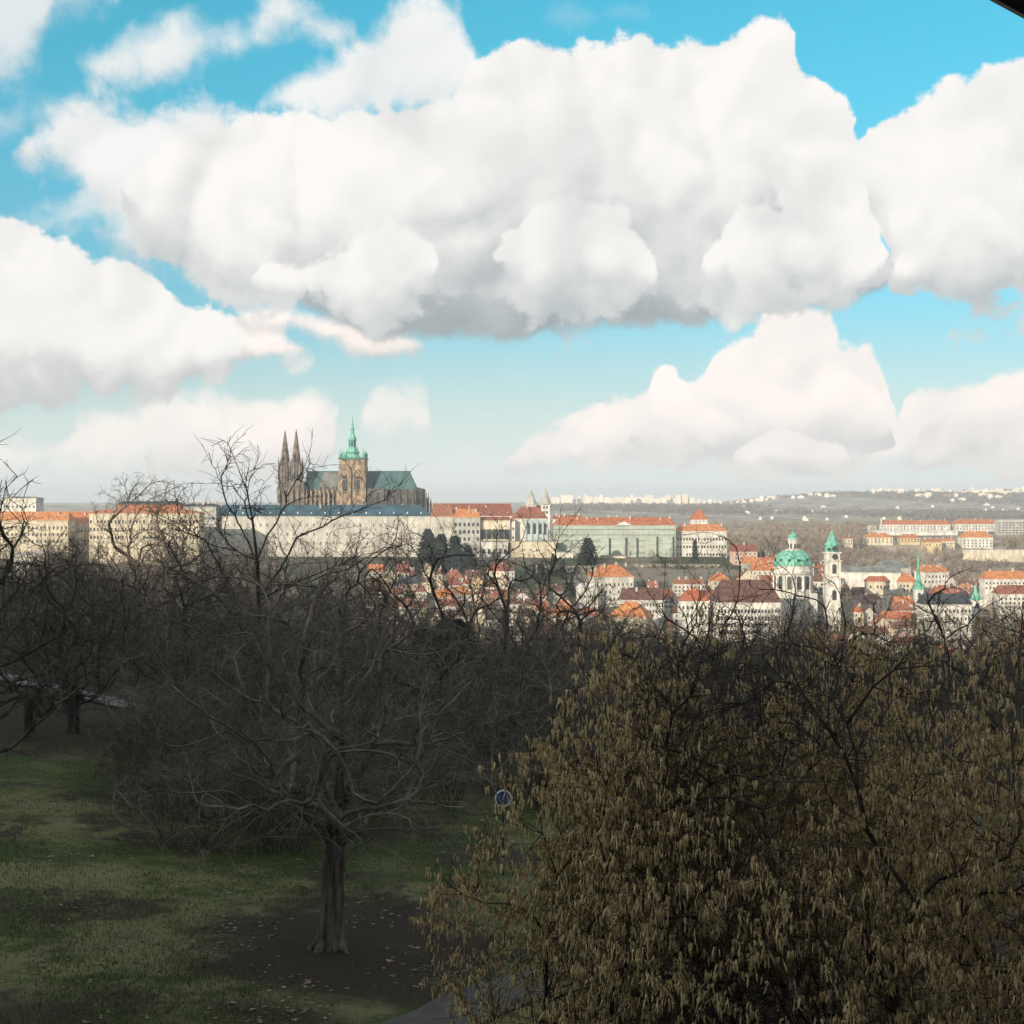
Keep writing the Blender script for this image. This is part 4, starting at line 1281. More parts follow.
for (Y, x, w, d, h, yaw) in cand:
    z = lz(x, Y)
    a, e = px_of(x - w / 2, Y), px_of(x + w / 2, Y)
    rise = d * 0.5 * rt.uniform(0.75, 1.1)
    top_ = row_of(Y, z + h + rise)
    seg = slice(max(0, int(a)), min(1099, int(e) + 1))
    if seg.stop - seg.start < 2 or top_ > limit((a + e) / 2):
        continue
    if np.mean(sky[seg] - top_) < 1.3:
        continue
    sky[seg] = np.minimum(sky[seg], row_of(Y, z + h + rise * 0.5))
    kept.append((Y, x, w, d, h, rise, yaw, (a + e) / 2, top_))

ZONES = [(0, 432, 'below the long white palace'), (432, 500, 'below the great hall'), (500, 596, 'left of the white villa'), (596, 680, 'below the netted palace'), (680, 768, 'left of the green dome'), (768, 815, 'around the green dome'), (815, 868, 'behind the bell tower'), (868, 906, 'left of the green spire'), (906, 962, 'around the green spire'), (962, 2000, 'near the right edge')]
info = []
for (Y, x, w, d, h, rise, yaw, px, top_) in kept:
    wn_, wm = pick(WALLS)
    rn_, rm = pick(ROOFS)
    shape = rt.choice(['gabled', 'gabled', 'front-gabled', 'hipped'])
    if shape == 'front-gabled' and w > 12:
        shape = 'gabled'
    nch = rt.choice([0, 1, 1, 2, 3])
    nd = rt.choice([0, 0, 0, 1, 2, 3]) if w > 9 and shape != 'front-gabled' else 0
    size = 'small' if w < 10 else ('long' if w > 13 else ('tall' if h > 10 else 'plain'))
    z = lz(x, Y) - 1.2
    root = empty('town_house', (x, Y, z), None, 'house', yaw, 'houses of the lower town')
    hh = h + 1.2
    m = MB().box(-w / 2, w / 2, 0, d, 0, hh)
    if shape == 'front-gabled':
        m.add([(-w / 2, 0.001, hh), (w / 2, 0.001, hh), (0, 0.001, hh + rise), (-w / 2, d - .001, hh), (w / 2, d - .001, hh), (0, d - .001, hh + rise)], [(0, 1, 2), (5, 4, 3), (0, 2, 5, 3), (1, 4, 5, 2)])
    m.box(-w / 2 - 0.2, w / 2 + 0.2, -0.2, d + 0.2, hh - 0.4, hh - 0.05)
    m.build('wall', wm, root)
    rb = MB()
    if shape == 'front-gabled':
        sl = rise / (w / 2)
        for sgn in (-1, 1):
            e0, e1 = sgn * (w / 2 + 0.4), 0.0
            a0, a1 = hh - 0.4 * sl + 0.05, hh + rise + 0.05
            rb.add([(e0, -0.35, a0), (e1, -0.35, a1), (e1, d + .35, a1), (e0, d + .35, a0), (e0, -0.35, a0 + .25), (e1, -0.35, a1 + .25), (e1, d + .35, a1 + .25), (e0, d + .35, a0 + .25)], [(0, 1, 2, 3), (7, 6, 5, 4), (0, 4, 5, 1), (1, 5, 6, 2), (2, 6, 7, 3), (3, 7, 4, 0)])
    else:
        rb.wedge(-w / 2 - 0.4, w / 2 + 0.4, -0.45, d + 0.45, hh, hh + rise, 0, d * 0.5 if shape == 'hipped' else 0.0)
    rf = rb.build('roof', rm, root)
    for k in range(nch):
        xx = rt.uniform(-w * 0.36, w * 0.36)
        yy = d * rt.uniform(0.3, 0.6)
        zz = hh + rise * ((1 - abs(yy / d - .5) * 2) if shape != 'front-gabled' else (1 - abs(xx) / (w / 2)))
        chimney(rf, xx, yy, zz - 0.6, rt.uniform(1.4, 2.4), rt.uniform(0.7, 1.1))
    for k in range(nd):
        xx = -w / 2 + w * (k + 0.5) / nd
        dormer(rf, xx, d * 0.14, hh + rise * 0.28 - 0.1, 1.3, 1.1, d * 0.2, wm, rm)
    nc = max(2, min(5, int(w / 2.9)))
    nf = max(1, min(3, int(h / 3.2)))
    for f in range(nf):
        for c_ in range(nc):
            link('window', unit_box(M_glass), root, (-w / 2 + w * (c_ + 0.5) / nc, 0, hh - 1.0 - 3.0 * f - 1.6), (0.9, 1, 1.45))
    zone = next(t for a, e, t in ZONES if a <= px < e)
    num = {1: 'one chimney', 2: 'two chimneys', 3: 'three chimneys'}
    num2 = {1: 'one dormer', 2: 'two dormers', 3: 'three dormers'}
    extra = num2.get(nd) or num.get(nch) or 'bare ridge'
    info.append([root, px, top_, size, wn_, rn_, shape, extra, zone])
ORD = ['first', 'second', 'third', 'fourth', 'fifth', 'sixth', 'seventh', 'eighth', 'ninth', 'tenth']
for zone in {i[8] for i in info}:
    members = sorted([i for i in info if i[8] == zone], key=lambda i: i[2])
    n = len(members)
    for j, i in enumerate(members):
        i.append('high up' if j < n / 3 else ('half way up' if j < 2 * n / 3 else 'low down'))
by = {}
for i in info:
    by.setdefault(f'{i[3]} {i[4]} house, {i[6]} {i[5]} roof, {i[7]}, {i[9]} {i[8]}', []).append(i)
for lab, ms in by.items():
    ms.sort(key=lambda i: i[1])
    for j, i in enumerate(ms):
        if len(ms) == 1:
            i[0]['label'] = lab
        else:
            i[0]['label'] = f'{i[4]} house, {i[6]} {i[5]} roof, {i[7]}, {i[8]}, {ORD[j]} from left'
print('houses', len(info), 'twins', sum(len(m) - 1 for m in by.values()))

# ------------------------------------------------------------------ trees: grown towards points scattered in their crown


def grow(seed, trunk, pts, seg=0.5, curl=0.35, back=1.2, up=0.0):
    """trunk: list of points from the ground up; pts: (n,3) points the branches reach for, in random order.
    returns node positions and parents"""
    r = np.random.default_rng(seed)
    n_max = (len(trunk[0]) if isinstance(trunk, tuple) else len(trunk)) + len(pts) * 14
    pos = np.zeros((n_max, 3))
    dirn = np.zeros((n_max, 3))
    par = np.full(n_max, -1, int)
    n = 0
    if isinstance(trunk, tuple):                      # ready-made stems: positions, parents, first node branches may leave
        tp_, tpar, first = trunk
        n = len(tp_)
        pos[:n], par[:n] = tp_, tpar
        for i in range(n):
            dd = tp_[i] - tp_[tpar[i]] if tpar[i] >= 0 else np.array([0, 0, 1.0])
            dirn[i] = dd / (np.linalg.norm(dd) + 1e-9)
        trunk = []
    for i, p in enumerate(trunk):
        pos[n] = p
        par[n] = n - 1
        dirn[n] = (0, 0, 1) if i == 0 else (np.array(p) - np.array(trunk[i - 1]))
        dirn[n] /= np.linalg.norm(dirn[n])
        n += 1
    if trunk:
        first = np.arange(n_max) < max(1, int(len(trunk) * 0.35))
    for p in pts:
        d = p - pos[:n]
        L = np.linalg.norm(d, axis=1) + 1e-6
        cosang = (d * dirn[:n]).sum(1) / L
        cost = L * (1 + back * (1 - cosang))
        cost[first[:n]] += 1e6
        i = int(np.argmin(cost))
        L_ = L[i]
        if L_ < seg * 0.35:
            continue
        k = min(13, max(1, int(round(L_ / seg))))
        a = pos[i].copy()
        bend = 0.30 if L_ < 4 * seg else 0.20
        ctrl = a * (1 - 0.2) + 0.2 * p + dirn[i] * L_ * bend + np.array([0, 0, up * L_]) + r.normal(0, curl * 0.16, 3) * L_
        prev = i
        for j in range(1, k + 1):
            t = j / k
            q = (1 - t) ** 2 * a + 2 * t * (1 - t) * ctrl + t * t * p
            if j < k:
                q = q + r.normal(0, 0.06 * seg, 3)
            pos[n] = q
            dd = q - pos[prev]
            dirn[n] = dd / (np.linalg.norm(dd) + 1e-9)
            par[n] = prev
            prev = n
            n += 1
    return pos[:n], par[:n], dirn[:n]


def radii(par, tip, power=2.3, trunk_n=0, base=None):
    n = len(par)
    acc = np.zeros(n)
    kids = np.zeros(n, int)
    for i in range(n - 1, 0, -1):
        if kids[i] == 0:
            acc[i] = tip ** power
        if par[i] < 0:
            continue
        acc[par[i]] += acc[i]
        kids[par[i]] += 1
    rad = np.maximum(acc, tip ** power) ** (1 / power)
    if base:
        k = base / rad[0]
        rad = np.where(rad > tip * 1.5, tip + (rad - tip) * (base - tip) / (rad[0] - tip), rad)
    return rad, kids


def twigs(seed, pos, par, dirn, rad, lim, per, length, tip, droop=0.0, spread=0.9):
    """fine twigs set along thin branches: returns arrays of edges p, q, r0, r1"""
    r = np.random.default_rng(seed)
    idx = np.where(rad < lim)[0]
    idx = np.repeat(idx, per)
    n = len(idx)
    d = dirn[idx] + r.normal(0, spread, (n, 3))
    d[:, 2] += 0.15 - droop
    d /= np.linalg.norm(d, axis=1)[:, None]
    L = length * r.uniform(0.35, 1.2, n)[:, None]
    pi = par[idx]
    t = r.random(n)[:, None]
    p = pos[idx] * t + pos[pi] * (1 - t)
    m = p + d * L * 0.55
    d2 = d + r.normal(0, 0.25, (n, 3))
    d2[:, 2] -= droop * 0.6
    q = m + d2 / np.linalg.norm(d2, axis=1)[:, None] * L * 0.5
    one = np.ones(n)
    return (np.concatenate([p, m]), np.concatenate([m, q]), np.concatenate([one * tip, one * tip * 0.85]), np.concatenate([one * tip * 0.85, one * tip * 0.4]))


def tubes(p, q, r0, r1, n):
    """open prisms p->q"""
    d = q - p
    d /= np.linalg.norm(d, axis=1)[:, None] + 1e-9
    ref = np.where(np.abs(d[:, 2:3]) > 0.9, np.array([[1.0, 0, 0]]), np.array([[0, 0, 1.0]]))
    u = np.cross(d, ref)
    u /= np.linalg.norm(u, axis=1)[:, None] + 1e-9
    w = np.cross(d, u)
    a = np.arange(n) * 2 * np.pi / n
    ring = u[:, None, :] * np.cos(a)[None, :, None] + w[:, None, :] * np.sin(a)[None, :, None]
    v = np.concatenate([p[:, None, :] + ring * r0[:, None, None], q[:, None, :] + ring * r1[:, None, None]], 1).reshape(-1, 3)
    m = len(p)
    base = (np.arange(m) * 2 * n)[:, None, None]
    k = np.arange(n)
    f = np.stack([k, (k + 1) % n, n + (k + 1) % n, n + k], 1)[None]
    return v, (base + f).reshape(-1, 4)


def tube_mesh(name, sets, mat, smooth=True):
    vs, fs, o = [], [], 0
    for (p, q, r0, r1, n) in sets:
        if len(p) == 0:
            continue
        v, f = tubes(p, q, r0, r1, n)
        vs.append(v)
        fs.append(f + o)
        o += len(v)
    return np_mesh(name, np.concatenate(vs), np.concatenate(fs), mat, smooth)


def skeleton_sets(pos, par, rad, sel, lo=0.02, hi=0.07, sides=(3, 5, 9), flare=None):
    i = np.where(sel & (par >= 0))[0]
    p, q = pos[par[i]], pos[i]
    r1 = rad[i]
    r0 = np.minimum(rad[par[i]], r1 * 1.25 + 0.002)
    out = []
    for a, e, n in ((0, lo, sides[0]), (lo, hi, sides[1]), (hi, 99, sides[2])):
        k = (r1 >= a) & (r1 < e)
        out.append((p[k], q[k], r0[k], r1[k], n))
    return out


M_bark = material('dark_bark', (0.095, 0.079, 0.066), rough=0.95, var=0.45, scale=5.0, detail=8.0, bump=0.5, stretch=(1, 1, 0.25), per_object=0.2, spec=0.1)
M_barkbig = material('furrowed_bark', (0.115, 0.095, 0.075), rough=0.95, var=0.5, scale=9.0, detail=9.0, bump=0.9, stretch=(1, 1, 0.15), col2=(0.03, 0.026, 0.022), spec=0.1)
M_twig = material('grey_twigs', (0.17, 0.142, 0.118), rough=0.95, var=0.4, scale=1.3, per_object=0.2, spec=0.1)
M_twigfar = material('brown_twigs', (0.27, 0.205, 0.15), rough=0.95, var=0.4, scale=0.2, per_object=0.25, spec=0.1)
M_hazelbark = material('hazel_bark', (0.060, 0.046, 0.036), rough=0.9, var=0.4, scale=6.0, spec=0.1)
M_catkin = material('hazel_catkins', (0.72, 0.545, 0.30), rough=0.9, var=0.3, scale=16.0, detail=3.0, spec=0.1, col2=(0.22, 0.16, 0.09))
M_needle = material('dark_needles', (0.020, 0.034, 0.026), rough=0.9, var=0.4, scale=1.2, per_object=0.2, spec=0.2)
M_ivy = material('ivy_leaves', (0.022, 0.034, 0.020), rough=0.8, var=0.4, scale=1.5, per_object=0.2, spec=0.2)
M_scrub = material('scrub_stems', (0.145, 0.122, 0.097), rough=0.95, var=0.4, scale=1.2, per_object=0.2, spec=0.1)


def crown_points(r, n, cz_, rx, rz_, hollow=0.5, flat=1.0):
    """points in an egg-shaped crown centred cz_ above the ground"""
    v = r.normal(0, 1, (n, 3))
    v /= np.linalg.norm(v, axis=1)[:, None]
    k = r.uniform(hollow ** 3, 1, n) ** (1 / 3)
    v = v * k[:, None] * np.array([rx, rx, rz_])
    v[:, :2] *= (1 - 0.25 * np.clip(v[:, 2:3] / rz_, -1, 1))
    lump = 1 + 0.22 * np.sin(3.1 * np.arctan2(v[:, 1], v[:, 0]) + r.uniform(0, 6)) + 0.15 * np.sin(5 * v[:, 2] / rz_ + r.uniform(0, 6))
    v *= lump[:, None]
    v[:, 2] += cz_
    base_ = np.array([0, 0, cz_ - rz_ * 0.9])
    key = np.linalg.norm(v - base_, axis=1)
    return v[np.argsort(key * r.uniform(0.35, 1.0, n))]


def bare_tree(seed, H, rx, npts, nt, fork=0.3, rz_=None, per=2, tw=0.55, tip=0.012, base=0.22, lean=0.03, seg=0.55, tmat=None, cmat=None, curl=0.35):
    """tree meshes (trunk, crown) of height H"""
    r = np.random.default_rng(seed)
    rz_ = rz_ or H * 0.42
    c0 = H - rz_
    tt = np.linspace(0, H * (fork + 0.25), 9)
    trunk = [(lean * z * math.sin(seed) + 0.06 * math.sin(z * 0.9 + seed), lean * z * math.cos(seed * 2) + 0.06 * math.cos(z * 1.1), z) for z in tt]
    pts = crown_points(r, npts, c0, rx, rz_)
    pts = pts[pts[:, 2] > H * 0.12]
    pos, par, dirn = grow(seed, trunk, pts, seg, curl)
    rad, kids = radii(par, tip, base=base)
    thick = rad > base * 0.42
    thick[:9] = True
    k = 9
    rad[:3] *= np.array([1.35, 1.12, 1.03])
    tr = tube_mesh('trunk', skeleton_sets(pos, par, rad, thick), tmat or M_bark)
    tp = twigs(seed + 1, pos, par, dirn, rad, tip * 2.6, per, tw, tip * 0.75)
    cr = tube_mesh('crown', skeleton_sets(pos, par, rad, ~thick) + [(*tp, 3)], cmat or M_twig)
    return tr, cr


def conifer(seed, H, r0, n=1400, size=0.35, mat=None, shape=1.0, low=0.08):
    r = np.random.default_rng(seed)
    t = low + (1 - low) * r.random(n) ** 1.0
    lay = np.floor(t * 14) / 14 + 0.02
    t = 0.5 * t + 0.5 * lay
    rr = r0 * (1 - t) ** shape * r.uniform(0.35, 1.05, n) + 0.05
    a = r.uniform(0, 2 * np.pi, n)
    lop = 1 + 0.18 * np.sin(2 * a + 7 * t + seed)
    c = np.stack([rr * np.cos(a) * lop, rr * np.sin(a) * lop, t * H - rr * 0.25], 1)
    outw = np.stack([np.cos(a), np.sin(a), -0.45 + r.normal(0, .3, n)], 1)
    side = np.stack([-np.sin(a), np.cos(a), r.normal(0, .4, n)], 1)
    s_ = size * r.uniform(0.6, 1.5, n)[:, None]
    v = np.stack([c - side * s_ * 0.5, c + side * s_ * 0.5, c + outw * s_ * 1.3], 1).reshape(-1, 3)
    f = np.arange(3 * n).reshape(-1, 3)
    cr = np_mesh('crown', v, f, mat or M_needle)
    tr = tube_mesh('trunk', [(np.array([[0, 0, -0.5]]), np.array([[0, 0, H * 0.93]]), np.array([H * 0.022]), np.array([0.03]), 6)], M_bark)
    return tr, cr


def plant(name, meshes, loc, label, cat='tree', group=None, sc=1.0, rz=0.0, szz=None):
    o = empty(name, loc, label, cat, rz, group)
    o.scale = (sc, sc, szz or sc)
    names = ('trunk', 'crown') if len(meshes) == 2 else ('crown',)
    for n_, me in zip(names, meshes):
        link(n_, me, o)
    return o


# --- wood below the lawn: six grown trees, set out many times
rw_ = random.Random(77)
KIND = []
for i, (H, rx, npts, fork, base) in enumerate([(15, 4.6, 640, 0.22, 0.24), (17, 4.2, 640, 0.28, 0.26), (13, 5.0, 640, 0.16, 0.22), (16, 3.4, 520, 0.35, 0.2), (12, 3.9, 560, 0.14, 0.18), (18, 5.2, 720, 0.25, 0.30)]):
    KIND.append((H, bare_tree(100 + i, H, rx, npts, 9, fork, rz_=H * 0.44, per=2, tw=0.75, base=base, tip=0.013)))
THICKET = []
for i in range(4):
    r = np.random.default_rng(900 + i)
    ps_, pr_ = [], []
    for k in range(16):
        a = r.uniform(0, 6.28)
        rr_ = r.uniform(0.5, 2.0)
        prev = -1
        for j in range(7):
            t = j / 6
            ps_.append(np.array([math.cos(a), math.sin(a), 0]) * rr_ * (0.15 + t ** 1.5) + np.array([0, 0, t * r.uniform(2.4, 3.0) - 0.2]) + r.normal(0, 0.05, 3))
            pr_.append(prev)
            prev = len(ps_) - 1
    pts = crown_points(r, 520, 2.5, 2.5, 1.9, 0.2)
    pts = pts[pts[:, 2] > 0.3]
    fl = np.zeros(len(ps_) + len(pts) * 14, bool)
    pos, par, dirn = grow(i + 40, (np.array(ps_), np.array(pr_), fl), pts, 0.4, 0.4)
    rad, kids = radii(par, 0.008)
    rad = np.minimum(rad, 0.035)
    tw_ = twigs(i, pos, par, dirn, rad, 0.018, 2, 0.55, 0.0065)
    THICKET.append(tube_mesh('stems', skeleton_sets(pos, par, rad, par >= 0) + [(*tw_, 3)], M_scrub))


def skyline(px):
    return float(np.interp(px, [-60, 0, 60, 100, 200, 250, 300, 350, 400, 500, 560, 640, 700, 800, 1100], [528, 530, 526, 530, 524, 532, 548, 568, 584, 600, 600, 606, 602, 598, 596]))


def lawn_clear(x, Y):
    px = px_of(x, Y)
    if Y < 62 and px < 330:
        return False
    if Y < 45:
        return False
    if px < 200 and 74 < Y < 86:
        return False
    return True


count = 0
spots = []
for tries in range(9000):
    if count >= 172:
        break
    Y = 48 + 400 * rw_.random() ** 1.25
    px = rw_.uniform(-50, 660) if rw_.random() < 0.60 else rw_.uniform(560, 1060)
    x = colx(px, Y)
    if not lawn_clear(x, Y):
        continue
    if px > 640 and Y < 90:
        continue
    z = lz(x, Y)
    # crowns stand in ranks: how high above the skyline limit this one may come
    top_row = skyline(px) + abs(rw_.gauss(0, 20 if px < 560 else 13)) + rw_.uniform(0, 8)
    H = rowz(top_row, Y) - z
    if not 6.5 < H < 22:
        continue
    if any((x - a) ** 2 + (Y - c_) ** 2 < (2.6 + 0.012 * Y) ** 2 for a, c_ in spots):
        continue
    spots.append((x, Y))
    kH, me = min(rw_.sample(KIND, 3), key=lambda k: abs(k[0] - H))
    sc_ = H / kH
    lab, grp = ('bare dark tree in the shaded wood on the slope below the castle', 'bare trees of the shaded wood') if px < 560 else ('bare brown tree standing between the wood and the town, behind the hazel', 'bare trees behind the hazel')
    plant('bare_tree', me, (x, Y, z - 0.1), lab, 'tree', grp, sc_ * rw_.uniform(0.95, 1.15), rw_.uniform(0, 6.28), sc_)
    count += 1
print('wood', count)
# brushwood under and between them
nb_ = 0
for tries in range(4000):
    if nb_ >= 298:
        break
    Y = 40 + 300 * rw_.random() ** 1.5
    px = (rw_.uniform(-40, 640) if rw_.random() < 0.6 else rw_.uniform(640, 1050)) if Y > 55 else rw_.uniform(150, 620)
    if px < 640 and Y > 190:
        continue
    x = colx(px, Y)
    if (px < 150 and Y < 72) or (px < 230 and 70 < Y < 90 and rw_.random() < 0.8) or (px > 380 and Y < 48):
        continue
    z = lz(x, Y)
    sc_ = rw_.uniform(0.55, 1.0) if Y < 60 else rw_.uniform(0.8, 1.5)
    if row_of(Y, z + 4.6 * sc_) < skyline(px) + (25 if px < 640 else 2):
        continue
    o = link('scrub_bush', rw_.choice(THICKET), None, (x, Y, z), (sc_, sc_, sc_), rw_.uniform(0, 6.28))
    tag(o, 'leafless grey scrub bush in the undergrowth of the shaded wood', 'bush', 'scrub bushes in the wood')
    nb_ += 1

# --- trees one can tell apart
t1 = bare_tree(301, 21, 5.6, 950, 9, 0.30, rz_=7.2, per=2, tw=0.8, base=0.34, tip=0.018)
x, Y = colx(139, 150), 150.0
z = lz(x, Y)
plant('bare_tree', t1, (x, Y, z), 'bare dark tree with rounded crown standing before the sunlit cream palace', 'tree', None, (rowz(472, Y) - z) / 21.0)
t2 = bare_tree(302, 19, 4.6, 650, 9, 0.34, rz_=5.5, per=2, tw=0.7, base=0.26, tip=0.016)
x, Y = colx(168, 158), 158.0
z = lz(x, Y)
o = plant('bare_tree', t2, (x, Y, z), 'bare dark tree leaning right, between the rounded tree and the slim near tree', 'tree', None, (rowz(485, Y) - z) / 19.0)
o.rotation_euler = (0, 0.07, 0)
for px, Y, row, sd_, lab in ((487, 300, 566, 303, 'dark bare tree with forked crown in front of the red roofs below the great hall'),
                             (507, 280, 572, 304, 'dark bare tree just right of the forked one, before the red roofs'),
                             (405, 240, 588, 305, 'thin dark tree before the roofs below the long white palace'),
                             (556, 260, 590, 306, 'broad dark bare tree at the wood edge left of the orange hipped roof'),
                             (602, 240, 597, 307, 'dark bare tree at the wood edge before the orange hipped roof')):
    x = colx(px, Y)
    z = lz(x, Y)
    H = rowz(row, Y) - z
    plant('bare_tree', bare_tree(sd_, H, H * 0.22, 300, 9, 0.3, rz_=H * 0.4, per=1, tw=1.0, base=0.02 * H, tip=0.022, seg=0.8), (x, Y, z), lab)

# --- castle slope: bare trees, dark evergreens
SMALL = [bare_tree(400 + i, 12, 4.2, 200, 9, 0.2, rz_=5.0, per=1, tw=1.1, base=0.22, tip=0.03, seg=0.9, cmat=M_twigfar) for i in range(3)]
GREEN = [conifer(430, 14, 4.5, 1500, 0.9, shape=0.7), conifer(431, 16, 3.4, 1500, 0.8, shape=0.9), conifer(432, 10, 4.6, 1300, 0.9, shape=0.5)]
k_ = 0
for px, Y, top_, base_, kind, lab in (
        (396, 1015, 524, 560, 'b', 'tall bare tree before the white palace wall, left of the evergreens'),
        (408, 1005, 521, 562, 'b', 'tallest bare tree before the white palace wall'),
        (386, 1000, 532, 562, 'b', 'small bare tree at the left of those before the palace wall'),
        (236, 1000, 533, 562, 'b', 'bare tree before the left end of the long white palace'),
        (268, 990, 540, 565, 'b', 'low bare tree before the left third of the long white palace'),
        (300, 995, 536, 563, 'b', 'bare tree before the middle of the long white palace'),
        (330, 1000, 542, 566, 'b', 'low wide bare tree before the middle of the white palace'),
        (356, 1000, 534, 564, 'b', 'bare tree before the right half of the long white palace'),
        (374, 985, 545, 570, 'b', 'small bare tree on the bank below the white palace'),
        (428, 1010, 528, 560, 'g', 'dark evergreen with ragged top before the right end of the white palace'),
        (441, 1000, 533, 562, 'g', 'broad dark evergreen below the corner pavilion'),
        (455, 998, 535, 562, 'g', 'dark rounded evergreen under the grey stone wing'),
        (468, 1000, 545, 566, 'g', 'small dark evergreen at the foot of the grey stone wing'),
        (477, 1010, 538, 566, 'b', 'bare tree between the evergreens and the arcaded terrace'),
        (497, 1015, 545, 566, 'b', 'low bare tree before the arcaded terrace wall'),
        (516, 1012, 544, 567, 'b', 'bare bush-like tree before the long cream garden wall, left'),
        (531, 1012, 549, 567, 'b', 'low bare tree before the middle of the cream garden wall'),
        (546, 1012, 547, 567, 'b', 'bare tree at the right end of the cream garden wall'),
        (553, 985, 553, 582, 'g', 'pointed dark evergreen on the garden terraces left of the white villa'),
        (563, 975, 560, 584, 'g', 'dark evergreen next to the pointed one on the garden terraces'),
        (541, 972, 563, 584, 'g', 'low dark evergreen above the red roofs on the garden terraces'),
        (579, 1020, 541, 562, 'b', 'bare tree left of the umbrella-shaped pine before the netted palace'),
        (588, 1018, 537, 563, 'p', 'dark umbrella-shaped pine before the netted palace'),
        (629, 1020, 541, 563, 'b', 'thin bare tree before the middle bays of the netted palace'),
        (652, 1020, 547, 563, 'b', 'round bare tree before the right part of the netted palace'),
        (674, 1022, 542, 562, 'b', 'bare tree at the corner between netted and cream palace'),
        (695, 1024, 539, 570, 'g', 'tall narrow dark evergreen before the cream palace'),
        (711, 1026, 543, 560, 'b', 'round grey tree, left of two at the right end of the cream palace'),
        (721, 1026, 543, 560, 'b', 'round grey tree, right of two at the right end of the cream palace'),
        (733, 1060, 540, 560, 'b', 'bare brown tree just right of the cream palace'),
        (659, 985, 566, 580, 'b', 'bare tree on the dark terraces right of the white villa'),
        (697, 960, 568, 588, 'b', 'bare tree among the roofs below the cream palace')):
    x = colx(px, Y)
    zb = rowz(base_, Y)
    zb = min(zb, lz(x, Y))
    H = rowz(top_, Y) - zb
    if kind == 'b':
        plant('bare_tree', SMALL[k_ % 3], (x, Y, zb), lab, 'tree', None, H / 12 * 0.9, k_ * 1.3, H / 12)
    elif kind == 'p':
        plant('pine_tree', GREEN[2], (x, Y, zb), lab, 'tree', None, H / 10 * 0.8, k_, H / 10)
    else:
        j = 1 if 'narrow' in lab or 'pointed' in lab else 0
        plant('evergreen_tree', GREEN[j], (x, Y, zb), lab, 'tree', None, H / (16 if j else 14) * (1.05 if j == 0 else 0.75), k_, H / (16 if j else 14))
    k_ += 1
# terraced gardens: ivy-dark walls below the netted palace
for px0, px1, Y, r0_, r1_, lab in ((536, 598, 992, 566.5, 582, 'long dark ivy-grown terrace wall left of the white villa'), (632, 720, 1008, 565, 571, 'dark ivy-grown terrace wall below the right part of the netted palace'), (655, 760, 1000, 572, 579, 'lower dark green terrace hedge below the cream palace')):
    x0, x1 = colx(px0, Y), colx(px1, Y)
    zt = rowz(r0_, Y)
    zb = min(lz(x0, Y), lz(x1, Y), rowz(r1_, Y)) - 1
    o = empty('terrace_wall', ((x0 + x1) / 2, Y, zb), lab, 'wall')
    W_ = x1 - x0
    MB().box(-W_ / 2, W_ / 2, 0, 1.2, 0, zt - zb).box(-W_ / 2, W_ / 2, -0.15, 1.35, zt - zb, zt - zb + 0.35).build('wall', M_stonewall, o)
    r = np.random.default_rng(int(px0))
    n = int(W_ * (zt - zb) * 5)
    c = np.stack([r.uniform(-W_ / 2, W_ / 2, n), -0.1 - np.abs(r.normal(0, .8, n)), (zt - zb) * r.uniform(0, 1.0, n)], 1)
    keep = np.sin(c[:, 0] * 0.31) + np.sin(c[:, 0] * 0.13 + 1) + r.normal(0, 0.8, n) > -1.1
    c = c[keep]
    n = len(c)
    v = (c[:, None, :] + r.normal(0, .42, (n, 3, 3))).reshape(-1, 3)
    q = link('ivy', np_mesh('ivy', v, np.arange(3 * n).reshape(-1, 3), M_ivy), o)
    q['kind'] = 'stuff'
# trees among the town roofs
ntt = 0
for tries in range(2000):
    if ntt >= 84:
        break
    Y = rw_.uniform(650, 1240)
    px = rw_.uniform(375, 1040)
    if any(a - 1 < px < e + 1 and y0 - 25 < Y < y1 for a, e, y0, y1 in blocked[:20]):
        continue
    x = colx(px, Y)
    z = lz(x, Y)
    H = rw_.uniform(9, 16)
    tr_ = row_of(Y, z + H)
    if tr_ > (632 if px < 640 else 645) or (px < 735 and tr_ < 562):
        continue
    if rw_.random() < 0.84:
        plant('bare_tree', rw_.choice(SMALL), (x, Y, z), 'bare brown tree among the houses of the town', 'tree', 'bare trees among the town houses', H / 12, rw_.uniform(0, 6), H / 12)
    else:
        plant('evergreen_tree', rw_.choice(GREEN[:2]), (x, Y, z), 'dark evergreen tree among the houses of the town', 'tree', 'evergreens among the town houses', H / 15 * 0.7, rw_.uniform(0, 6), H / 15)
    ntt += 1
# brown woods of the plateau: one mass
r = np.random.default_rng(4)
LOW = []
for sd_ in range(4):
    tt = [(0, 0, 0), (0.1, 0, 1.5), (0, 0.1, 3.0), (0, 0, 5)]
    pts = crown_points(np.random.default_rng(sd_ + 50), 60, 7.5, 3.6, 4.5, 0.4)
    pos, par, dirn = grow(sd_, tt, pts, 1.6, 0.3)
    rad, kids = radii(par, 0.11, base=0.3)
    tw_ = twigs(sd_, pos, par, dirn, rad, 0.22, 2, 1.7, 0.095)
    v1, f1 = tubes(pos[par[1:]], pos[1:], rad[1:] * 1.1, rad[1:], 3)
    v2, f2 = tubes(*tw_, 3)
    LOW.append((np.concatenate([v1, v2]), np.concatenate([f1, f2 + len(v1)])))
vs, fs, o_ = [], [], 0
n = 0
gap = [(862, 957, 1380, 1620, 546), (842, 856, 1380, 1570, 545), (958, 1000, 1440, 1600, 548), (960, 1030, 1320, 1452, 557), (876, 1030, 1500, 1920, 533), (700, 735, 1030, 1160, 600), (836, 912, 1000, 1135, 600), (735, 760, 1120, 1200, 600)]
